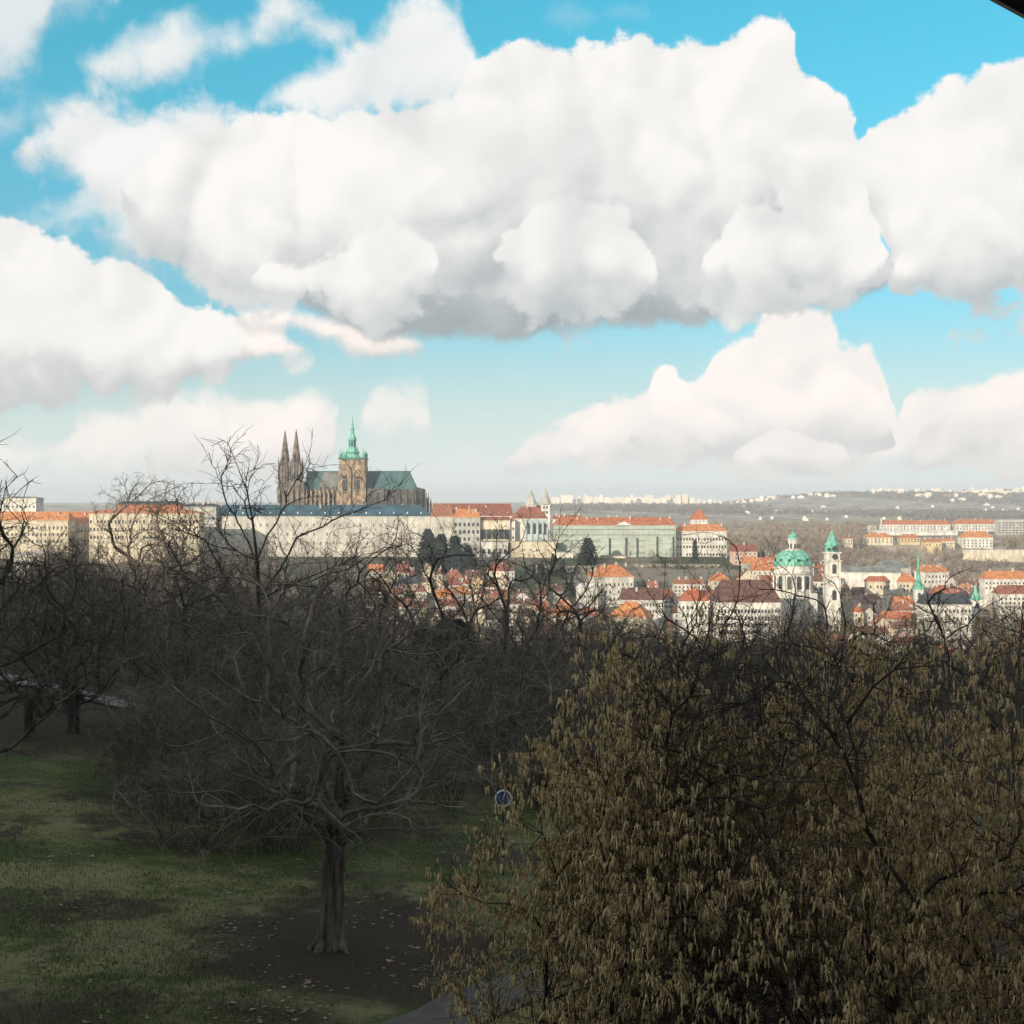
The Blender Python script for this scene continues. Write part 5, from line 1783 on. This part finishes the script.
for tries in range(9000):
    if n >= 1500:
        break
    Y = 1130 + 900 * r.random() if n % 2 else r.uniform(1300, 1520)
    px = r.uniform(700, 1040)
    x = colx(px, Y)
    z = float(land(x, Y))
    if Y < 1300 and (px > 860 or z < 12):
        continue
    if row_of(Y, z) > 588 or any(a < px < e and y0 < Y < y1 and row_of(Y, z + 9) < lim_ for a, e, y0, y1, lim_ in gap):
        continue
    if math.sin(x * 0.013 + 2) + math.sin(Y * 0.021 + x * 0.006) + r.normal(0, .7) < -1.1:
        continue
    v, f = LOW[n % 4]
    s_ = r.uniform(0.55, 1.15)
    a = r.uniform(0, 6.28)
    R = np.array([[math.cos(a), -math.sin(a), 0], [math.sin(a), math.cos(a), 0], [0, 0, 1]]) * s_
    vs.append(v @ R.T + np.array([x, Y, z - 0.3]))
    fs.append(f + o_)
    o_ += len(v)
    n += 1
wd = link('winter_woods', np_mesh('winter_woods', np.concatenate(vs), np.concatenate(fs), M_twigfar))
tag(wd, 'brown leafless woods covering the plateau beyond the town', 'woods', None, 'stuff')

# woods on the distant valley side: one mass
n = 16000
Yf = r.uniform(2750, 6900, n)
pf = r.uniform(540, 1060, n)
xf = (pf - 512) / F * Yf
patch = lumps(xf, Yf, 0.006, 31) + lumps(xf, Yf, 0.0025, 32) + r.normal(0, 0.13, n)
k = (patch > 0.0) & ~((pf < 700) & (Yf > 5300))
xf, Yf = xf[k], Yf[k]
n = len(xf)
zf = land(xf, Yf)
s_ = r.uniform(0.6, 1.3, n)
cc = np.stack([xf, Yf, zf], 1)
q = r.normal(0, 1, (n, 22, 3))
q /= np.linalg.norm(q, axis=2)[:, :, None]
q = q * np.array([5.5, 5.5, 5.5]) * r.uniform(0.4, 1, (n, 22, 1)) + np.array([0, 0, 5.5])
v = (q[:, :, None, :] + r.normal(0, 1.9, (n, 22, 3, 3))) * s_[:, None, None, None] + cc[:, None, None, :]
fw = link('distant_woods', np_mesh('distant_woods', v.reshape(-1, 3), np.arange(n * 66).reshape(-1, 3), material('distant_twigs', (0.17, 0.135, 0.108), rough=1.0, var=0.4, scale=0.02, spec=0.0)))
tag(fw, 'grey-brown woods spread over the distant valley side', 'woods', None, 'stuff')

# leafless brush on the bank below the palaces: one mass
vs, fs, o_ = [], [], 0
n = 0
for tries in range(4000):
    if n >= 330:
        break
    px, Y = (r.uniform(200, 470), r.uniform(880, 1030)) if n % 3 else (r.uniform(470, 735), r.uniform(985, 1032))
    x = colx(px, Y)
    z = float(land(x, Y))
    s_ = r.uniform(0.30, 0.75) if n % 3 else r.uniform(0.2, 0.4)
    if any(a - 1 < px < e + 1 and y0 < Y < y1 for a, e, y0, y1 in blocked[:20]) or row_of(Y, z + 11 * s_) < 544:
        continue
    v, f = LOW[n % 4]
    a = r.uniform(0, 6.28)
    R = np.array([[math.cos(a), -math.sin(a), 0], [math.sin(a), math.cos(a), 0], [0, 0, 1]]) * s_
    vs.append(v @ R.T + np.array([x, Y, z - 1.2]))
    fs.append(f + o_)
    o_ += len(v)
    n += 1
bk = link('bank_brush', np_mesh('bank_brush', np.concatenate(vs), np.concatenate(fs), material('bank_twigs', (0.17, 0.135, 0.105), rough=0.95, var=0.45, scale=0.08, spec=0.1)))
tag(bk, 'leafless brown brush covering the bank below the castle palaces', 'brush', None, 'stuff')
# evergreen bushes dotted through the wood
k_ = 0
for tries in range(600):
    if k_ >= 22:
        break
    Y = rw_.uniform(70, 190)
    px = rw_.uniform(-20, 640)
    x = colx(px, Y)
    z = lz(x, Y)
    H = rw_.uniform(3.5, 8)
    if row_of(Y, z + H) < skyline(px) + 22 or (px < 215 and Y < 95):
        continue
    plant('evergreen_bush', GREEN[2] if k_ % 2 else GREEN[0], (x, Y, z), 'dark ragged evergreen bush among the bare trunks of the shaded wood', 'bush', 'evergreen bushes in the wood', H / (10 if k_ % 2 else 14) * 0.8, k_ * 1.1, H / (10 if k_ % 2 else 14))
    k_ += 1

# ------------------------------------------------------------------ near trees, each grown for itself
# big spreading tree on the lawn
x, Y = colx(330, 29.2), 29.2
z = lz(x, Y)
r = np.random.default_rng(610)
pts = np.concatenate([crown_points(r, 2500, 5.6, 3.7, 3.3, 0.15), crown_points(r, 1100, 3.6, 3.9, 1.7, 0.4)])
pts = pts[pts[:, 2] > 1.4]
pts = pts[np.argsort(np.linalg.norm(pts - np.array([0, 0, 2.5]), axis=1) * r.uniform(0.4, 1, len(pts)))]
tt = [(0, 0, -0.15), (0.01, 0, 0.25), (0.03, 0, 0.8), (0.05, 0.03, 1.5), (0.10, 0.04, 2.2), (0.17, 0.02, 2.9), (0.19, 0.0, 3.6), (0.25, 0.05, 4.3), (0.23, 0.02, 5.0), (0.30, 0, 5.8), (0.27, 0.05, 6.6), (0.33, 0.1, 7.4), (0.30, 0.1, 8.1)]
pos, par, dirn = grow(611, tt, pts, 0.26, 0.35)
rad, kids = radii(par, 0.0050, base=0.235, power=2.05)
rad[0] *= 1.75
rad[1] *= 1.25
rad[2] *= 1.05
thick = rad > 0.075
thick[:13] = True
tw_ = twigs(612, pos, par, dirn, rad, 0.012, 2, 0.45, 0.0040, droop=0.35)
ra_ = np.arange(9) * 0.7 + r.normal(0, .12, 9)
rl_ = r.uniform(0.32, 0.62, 9)
rt0 = np.stack([0.12 * np.cos(ra_), 0.12 * np.sin(ra_), np.full(9, 0.24)], 1)
rt1 = np.stack([rl_ * np.cos(ra_), rl_ * np.sin(ra_), np.full(9, -0.07)], 1)
bt = empty('bare_tree', (x, Y, z), 'large spreading bare tree with stout furrowed trunk standing on the shaded lawn', 'tree')
link('trunk', tube_mesh('trunk', skeleton_sets(pos, par, rad, thick, sides=(4, 6, 12)) + [(rt0, rt1, np.full(9, 0.13), np.full(9, 0.05), 7)], M_barkbig), bt)
link('crown', tube_mesh('crown', skeleton_sets(pos, par, rad, ~thick) + [(*tw_, 3)], M_twig), bt)

# slim tree whose leader rises into the sky
x, Y = colx(266, 45), 45.0
z = lz(x, Y)
b0 = Vector((x, Y, z))
lead = [(266, None), (264, 740), (262, 660), (259, 600), (258, 560), (252, 520), (246, 490), (238, 466), (229, 444)]
tt = [np.array((0, 0, -0.1))] + [np.array(P(px, py, Y) - b0) + np.array((0, 0.15 * math.sin(i * 1.7), 0)) for i, (px, py) in enumerate(lead[1:])]
limbs = [[(258, 560), (236, 528), (218, 503), (200, 466)], [(260, 585), (300, 538), (345, 515), (385, 500)], [(262, 610), (320, 578), (368, 558), (412, 540)], [(259, 575), (215, 545), (175, 522), (130, 505)], [(262, 640), (215, 600), (160, 566), (110, 548)],
         [(257, 548), (278, 512), (286, 485), (300, 462)], [(261, 600), (300, 580), (345, 560), (395, 548)], [(263, 660), (320, 615), (375, 590), (430, 575)], [(263, 680), (200, 640), (150, 620), (100, 610)], [(252, 520), (240, 505), (222, 488), (207, 478)]]
ps = list(tt)
pr = [-1] + list(range(len(tt) - 1))
tta = np.array(tt)
ri = np.random.default_rng(77)
for k, lb in enumerate(limbs):
    p0 = np.array(P(*lb[0], Y) - b0)
    j = int(np.argmin(np.linalg.norm(tta - p0, axis=1)))
    q = [tta[j]] + [np.array(P(*c_, Y) - b0) for c_ in lb[1:]]
    dep = ri.uniform(-1.0, 1.0)
    prev = j
    for i in range(len(q) - 1):
        for t in (0.25, 0.5, 0.75, 1.0):
            v = q[i] * (1 - t) + q[i + 1] * t
            v = v + np.array([0, dep * 1.3 * (i + t), 0]) + ri.normal(0, 0.05, 3)
            ps.append(v)
            pr.append(prev)
            prev = len(ps) - 1
ps, pr = np.array(ps), np.array(pr)
nstem = len(ps)
blockf = np.zeros(20000, bool)
blockf[:2] = True
pp = ps[ri.integers(5, nstem, 300)] + ri.normal(0, 0.5, (300, 3)) + np.array([0, 0, 0.45])
pos, par, dirn = grow(620, (ps, pr, blockf), pp, 0.3, 0.2)
rad, kids = radii(par, 0.009, base=0.10, power=2.0)
rad[0] *= 1.3
tw_ = twigs(621, pos, par, dirn, rad, 0.016, 1, 0.7, 0.008)
thick = np.zeros(len(par), bool)
thick[:len(tt)] = True
thick &= rad > 0.02
sl = empty('slim_tree', b0, 'slim bare tree with a thin leader shoot rising above the castle roofs into the sky', 'tree')
link('trunk', tube_mesh('trunk', skeleton_sets(pos, par, rad, thick, sides=(4, 6, 10)), M_bark), sl)
link('crown', tube_mesh('crown', skeleton_sets(pos, par, rad, ~thick) + [(*tw_, 3)], M_bark), sl)


def near_tree(name, px, Y, H, rx, rz_, npts, seed, base, tip, label, fork=0.35, per=2, tw=0.5, curl=0.5, mat=None, seg=0.35):
    x = colx(px, Y)
    z = lz(x, Y)
    return plant(name, bare_tree(seed, H, rx, npts, 9, fork, rz_=rz_, per=per, tw=tw, base=base, tip=tip, seg=seg, curl=curl, cmat=mat or M_bark), (x, Y, z - 0.1), label)


near_tree('bare_tree', -66, 30, 10.6, 3.2, 3.4, 460, 630, 0.22, 0.009, 'gnarled bare tree reaching in from the left edge of the view', curl=0.7)
near_tree('bare_tree', 28, 62, 9.2, 4.0, 4.2, 800, 631, 0.2, 0.010, 'dark bare tree with low crown near the pale path at the far left')
near_tree('bare_tree', 72, 66, 9.0, 3.6, 4.2, 800, 632, 0.16, 0.010, 'dark bare tree between the leftmost trees, just before the pale path')
near_tree('bare_tree', 190, 70, 11.0, 4.2, 4.8, 700, 633, 0.2, 0.010, 'dark bare tree behind the large spreading tree, to its left')
near_tree('bare_tree', 420, 58, 10.5, 3.8, 4.8, 700, 634, 0.18, 0.010, 'dark bare tree behind the large spreading tree, to its right')
near_tree('bare_tree', 505, 75, 12.0, 4.0, 5.2, 700, 635, 0.18, 0.011, 'upright dark bare tree behind the round blue sign')
near_tree('bare_tree', 575, 66, 11.0, 3.6, 5.0, 700, 636, 0.17, 0.010, 'dark bare tree rising just behind the top left of the hazel')
near_tree('bare_tree', 1022, 24, 8.4, 1.6, 3.4, 150, 637, 0.06, 0.006, 'thin upright young bare tree at the right edge of the view', per=1)
near_tree('bare_tree', 702, 40, 9.0, 2.6, 3.6, 380, 638, 0.11, 0.007, 'brown bare tree rising behind the hazel before the long college')
near_tree('bare_tree', 885, 34, 8.2, 2.8, 3.2, 420, 639, 0.13, 0.006, 'bare tree with thick dark limbs behind the hazel below the green spire', curl=0.7)
near_tree('bare_tree', 965, 44, 8.8, 2.8, 3.4, 400, 640, 0.12, 0.007, 'brown bare tree behind the hazel, right of the thick-limbed one')
near_tree('bare_tree', 790, 52, 9.6, 3.0, 3.8, 400, 641, 0.12, 0.008, 'brown bare tree behind the hazel below the green dome')


# ------------------------------------------------------------------ hazels with catkins, just below the window
def hazel(name, label, bx, by, crowns, nst, npts, ncat, seed):
    r = np.random.default_rng(seed)
    bz = lz(bx, by)
    ps, pr = [], []
    pts = []
    for (cx_, cy_, cz_, rx, ry, rz_, n) in crowns:
        v = crown_points(r, n, 0.0, 1.0, 1.0, 0.25) * np.array([rx, ry, rz_]) + np.array([cx_ - bx, cy_ - by, cz_ - bz])
        pts.append(v[v[:, 2] > 0.8])
    pts = np.concatenate(pts)
    cap = 99.2 - bz + 0.10 * np.sin((pts[:, 0] + bx) * 5.0) + 0.08 * np.sin((pts[:, 0] + bx) * 11.0 + pts[:, 1] * 4)
    pts[:, 2] = np.where(pts[:, 2] > cap, cap - r.uniform(0, 0.9, len(pts)), pts[:, 2])
    pts = pts[np.argsort(np.linalg.norm(pts, axis=1) * r.uniform(0.3, 1.0, len(pts)))]
    far_ = np.argsort(-np.linalg.norm(pts, axis=1))[:len(pts) // 3]
    for k in range(nst):
        tgt = pts[r.choice(far_)] * np.array([0.75, 0.75, 0.8])
        a = r.normal(0, 0.22, 3) * np.array([1, 1, 0])
        prev = -1
        for j in range(13):
            t = j / 12
            v = a + np.array([tgt[0] * t ** 1.7, tgt[1] * t ** 1.7, tgt[2] * t - 0.1 * (1 - t)]) + r.normal(0, 0.025, 3)
            ps.append(v)
            pr.append(prev)
            prev = len(ps) - 1
    ps, pr = np.array(ps), np.array(pr)
    fl = np.zeros(len(ps) + len(pts) * 14, bool)
    for k in range(nst):
        fl[k * 13:k * 13 + 4] = True
    pos, par, dirn = grow(seed + 1, (ps, pr, fl), pts, 0.22, 0.35, up=0.05)
    rad, kids = radii(par, 0.0026, power=2.4)
    rad = np.minimum(rad, 0.028)
    stem = np.zeros(len(par), bool)
    stem[:nst * 13] = True
    tw_ = twigs(seed + 2, pos, par, dirn, rad, 0.0058, 4, 0.30, 0.0024, droop=0.1)
    root = empty(name, (bx, by, bz), label, 'shrub')
    link('stems', tube_mesh('stems', skeleton_sets(pos, par, rad, stem, 0.01, 0.03, (4, 6, 8)), M_hazelbark), root)
    link('crown', tube_mesh('crown', skeleton_sets(pos, par, rad, ~stem, 0.006, 0.03, (3, 4, 6)) + [(*tw_, 3)], M_hazelbark), root)
    # catkins hang in small bunches below the twigs
    p_, q_ = tw_[0], tw_[1]
    # bunches favour the outer, upper crown
    dens = np.sin(q_[:, 0] * 2.3 + seed) + np.sin(q_[:, 2] * 2.1 + 1.3) + np.sin(q_[:, 1] * 1.9) + r.normal(0, 0.7, len(q_))
    ok = np.where((dens > -0.5) & (q_[:, 2] > 1.0))[0]
    k = r.choice(ok, ncat)
    t = r.random(ncat)[:, None]
    a = p_[k] * (1 - t) + q_[k] * t
    rep = r.integers(1, 4, ncat)
    a = np.repeat(a, rep, 0) + r.normal(0, 0.010, (rep.sum(), 3)) * np.array([1, 1, 0.4])
    n = len(a)
    L = 0.028 + 0.07 * r.random(n) ** 1.4
    d = r.normal(0, 0.17, (n, 3))
    d[:, 2] = -1
    d /= np.linalg.norm(d, axis=1)[:, None]
    w = r.uniform(0.0028, 0.0052, n)
    prof = [(0.0, 0.4), (0.15, 1.0), (0.8, 0.9), (1.0, 0.2)]
    ang = np.arange(4) * 2 * np.pi / 4
    u = np.stack([np.ones(n), np.zeros(n), d[:, 0]], 1)
    wv = np.cross(d, u)
    bend = r.normal(0, 0.006, (n, 3))
    rings = []
    for tt_, s_ in prof:
        c_ = a + d * (L * tt_)[:, None] + bend * (tt_ ** 2)
        rings.append(c_[:, None, :] + (u[:, None, :] * np.cos(ang)[None, :, None] + wv[:, None, :] * np.sin(ang)[None, :, None]) * (w * s_)[:, None, None])
    v = np.stack(rings, 1).reshape(-1, 3)
    m_ = len(prof) * 4
    kk = np.arange(4)
    f = np.concatenate([np.stack([j * 4 + kk, j * 4 + (kk + 1) % 4, (j + 1) * 4 + (kk + 1) % 4, (j + 1) * 4 + kk], 1) for j in range(len(prof) - 1)])
    f = (f[None] + (np.arange(n) * m_)[:, None, None]).reshape(-1, 4)
    o = link('catkins', np_mesh('catkins', v, f, M_catkin, True), root)
    o['kind'] = 'stuff'
    print(name, len(par), 'catkins', n)
    return root


hazel('hazel_shrub', 'tall broad hazel shrub covered with hanging yellow-brown catkins, filling the lower right', 3.4, 9.6,
      [(2.35, 9.4, 96.3, 1.9, 2.5, 2.95, 1900), (4.0, 10.0, 96.4, 1.7, 2.6, 3.0, 1400), (1.35, 9.6, 96.9, 1.0, 1.4, 2.1, 950), (1.85, 9.6, 97.6, 1.2, 1.5, 1.75, 950), (1.0, 9.7, 97.45, 0.8, 1.2, 1.7, 900)], 32, 2800, 62000, 700)
hazel('hazel_shrub', 'lower rounded hazel shrub with golden catkins left of the tall broad hazel', 0.75, 10.3,
      [(0.62, 10.2, 95.75, 1.1, 1.5, 2.6, 1100), (1.5, 9.6, 94.6, 1.2, 1.6, 2.3, 700)], 14, 1400, 17000, 720)
hazel('hazel_shrub', 'dark hazel shrub at the bottom right corner with sparse catkins', 2.6, 7.6,
      [(2.5, 7.7, 94.2, 1.7, 1.5, 2.0, 700)], 14, 700, 2600, 740)

# ------------------------------------------------------------------ lawn detail
r = np.random.default_rng(9)
n = 90000
Yg = 21 + 50 * r.random(n) ** 1.5
pg = r.uniform(-20, 500, n)
xg = (pg - 512) / F * Yg
patch = np.sin(xg * 0.9 + 1) * np.sin(Yg * 0.55) + np.sin(xg * 2.3 + Yg) * 0.5 + r.normal(0, 0.7, n)
trunk_d = np.hypot(xg + 3.4, (Yg - 29.5) * 0.6)
keep = (patch > -0.55) & (trunk_d > 2.6 + r.normal(0, .6, n))
keep &= ~((np.abs(Yg - 24.4 - (xg + 1.6) * 0.5) < 1.1) & (xg > -2.6))
xg, Yg = xg[keep], Yg[keep]
n = len(xg)
zg = land(xg, Yg)
h_ = r.uniform(0.03, 0.10, n)
a = r.uniform(0, np.pi, n)
ww = r.uniform(0.006, 0.014, n)
lean = r.normal(0, 0.03, (n, 2))
v = np.stack([np.stack([xg - np.cos(a) * ww, Yg - np.sin(a) * ww, zg - .01], 1), np.stack([xg + np.cos(a) * ww, Yg + np.sin(a) * ww, zg - .01], 1), np.stack([xg + lean[:, 0], Yg + lean[:, 1], zg + h_], 1)], 1).reshape(-1, 3)
M_grass = material('winter_grass', (0.066, 0.080, 0.026), rough=0.9, var=0.4, scale=0.7, detail=6.0, col2=(0.030, 0.044, 0.012), spec=0.1)
gr = link('grass', np_mesh('grass', v, np.arange(3 * n).reshape(-1, 3), M_grass))
tag(gr, 'short worn winter grass on the shaded lawn', 'grass', None, 'stuff')
n = 4200
Yl = 22 + 36 * r.random(n) ** 1.3
pl = r.uniform(-10, 520, n)
xl = (pl - 512) / F * Yl
kl = np.sin(xl * 1.7 + 0.6 * Yl) + np.sin(Yl * 0.9 - xl) + r.normal(0, 0.55, n) > 0.35
xl, Yl = xl[kl], Yl[kl]
n = len(xl)
zl = land(xl, Yl) + 0.015
s_ = r.uniform(0.014, 0.042, n)[:, None, None] * np.where(r.random(n) < 0.05, 1.8, 1.0)[:, None, None]
q = r.normal(0, 1, (n, 4, 3)) * np.array([1, 1, 0.35])
c4 = np.array([[-1, -1, 0], [1, -1, 0], [1, 1, 0], [-1, 1, 0.3]])
a = r.uniform(0, 6.28, n)
R = np.stack([np.stack([np.cos(a), -np.sin(a), 0 * a], 1), np.stack([np.sin(a), np.cos(a), 0 * a], 1), np.stack([0 * a, 0 * a, 1 + 0 * a], 1)], 1)
v = np.einsum('nij,kj->nki', R, c4) * s_ + np.abs(q) * 0.008 + np.stack([xl, Yl, zl], 1)[:, None, :]
M_leaf = material('dead_leaves', (0.20, 0.155, 0.115), rough=0.9, var=0.6, scale=3.0, spec=0.1)
lf = link('fallen_leaves', np_mesh('fallen_leaves', v.reshape(-1, 3), np.arange(4 * n).reshape(-1, 4), M_leaf))
tag(lf, 'scattered dead leaves on lawn and bare earth', 'leaves', None, 'stuff')

# ------------------------------------------------------------------ sign, roof edge, garden houses
Y = 38.0
x = colx(503, Y)
z = lz(x, Y)
sg = empty('road_sign', (x, Y, z), 'round blue sign with white rim on a post, half hidden behind hazel catkins', 'sign')
M_blue = material('sign_blue', (0.025, 0.085, 0.24), rough=0.4, var=0.1, scale=3.0)
M_rim = material('sign_white', (0.75, 0.75, 0.74), rough=0.4, var=0.06, scale=3.0)
zc = rowz(798, Y) - z
q = MB().lathe(0, 0, [(-0.012, 0.22), (0.012, 0.22)], 32).build('disc', M_blue, sg)
q.location = (0, -0.05, zc)
q.rotation_euler = (math.pi / 2, 0, 0.25)
ring = MB()
for k in range(32):
    a0, a1 = 2 * math.pi * k / 32, 2 * math.pi * (k + 1) / 32
    ring.bar((0.215 * math.cos(a0), 0.215 * math.sin(a0), 0.008), (0.215 * math.cos(a1), 0.215 * math.sin(a1), 0.008), 0.022, 4)
ring.build('rim', M_rim, q)
MB().lathe(0, 0.02, [(-0.3, 0.03), (zc + 0.28, 0.03)], 10).build('post', M_metal, sg)
# flat terrace roof over the viewpoint: its slanting front edge crosses the top right corner
A_ = P(998, 0, 6.0)
zc = A_.z
k_ = HORIZON / (HORIZON - 15.0)
B_ = Vector(((1024 - 512.0) / F * 6.0 * k_, 6.0 * k_, zc))
u_ = (B_ - A_).normalized()
E0, E1 = A_ - u_ * 8.2, A_ + u_ * 1.3
n_ = Vector((u_.y, -u_.x, 0))
ev = empty('veranda', (0, 0, lz(0, 0)), 'dark flat veranda roof edge cutting across the top right corner', 'veranda')
z0_ = zc - lz(0, 0)
poly = [E0, E1, E1 + n_ * 8.5, E0 + n_ * 8.5]
MB().add([(p.x, p.y, z0_ + 0.02) for p in poly] + [(p.x, p.y, z0_ + 0.26) for p in poly], [(0, 1, 2, 3), (7, 6, 5, 4), (4, 5, 1, 0), (5, 6, 2, 1), (6, 7, 3, 2), (7, 4, 0, 3)]).build('roof_panel', M_metal, ev)
g0, g1 = E0 - n_ * 0.012, E1 - n_ * 0.012
MB().bar((g0.x, g0.y, z0_ + 0.045), (g1.x, g1.y, z0_ + 0.045), 0.045, 8).build('gutter', material('blue_grey_flashing', (0.02, 0.028, 0.06), rough=0.4, var=0.2, scale=5.0), ev)
for p in (E1 + n_ * 6.5 - u_ * 0.6, E1 + n_ * 8.2 - u_ * 4, E0 + n_ * 8.2 + u_ * 0.6, E0 + n_ * 2.5 + u_ * 0.4):
    MB().lathe(p.x, p.y, [(lz(p.x, p.y) - lz(0, 0) - 0.3, 0.08), (z0_ + 0.03, 0.08)], 12).build('post', M_metal, ev)
palace('garden_house', 'small pale house glimpsed through the bare trees at the far left', 'house', 24, 56, 300, 574, 580, 604, 7, M_white, M_greyroof, 1, 4, 2, (0.9, 1.2), seed=71)
palace('garden_house', 'pale flat roof of a low house among the trees at the far left', 'house', 14, 46, 380, 551, 555, 572, 9, M_white, M_white, 1, 4, 3, (0.9, 1.2), seed=72)
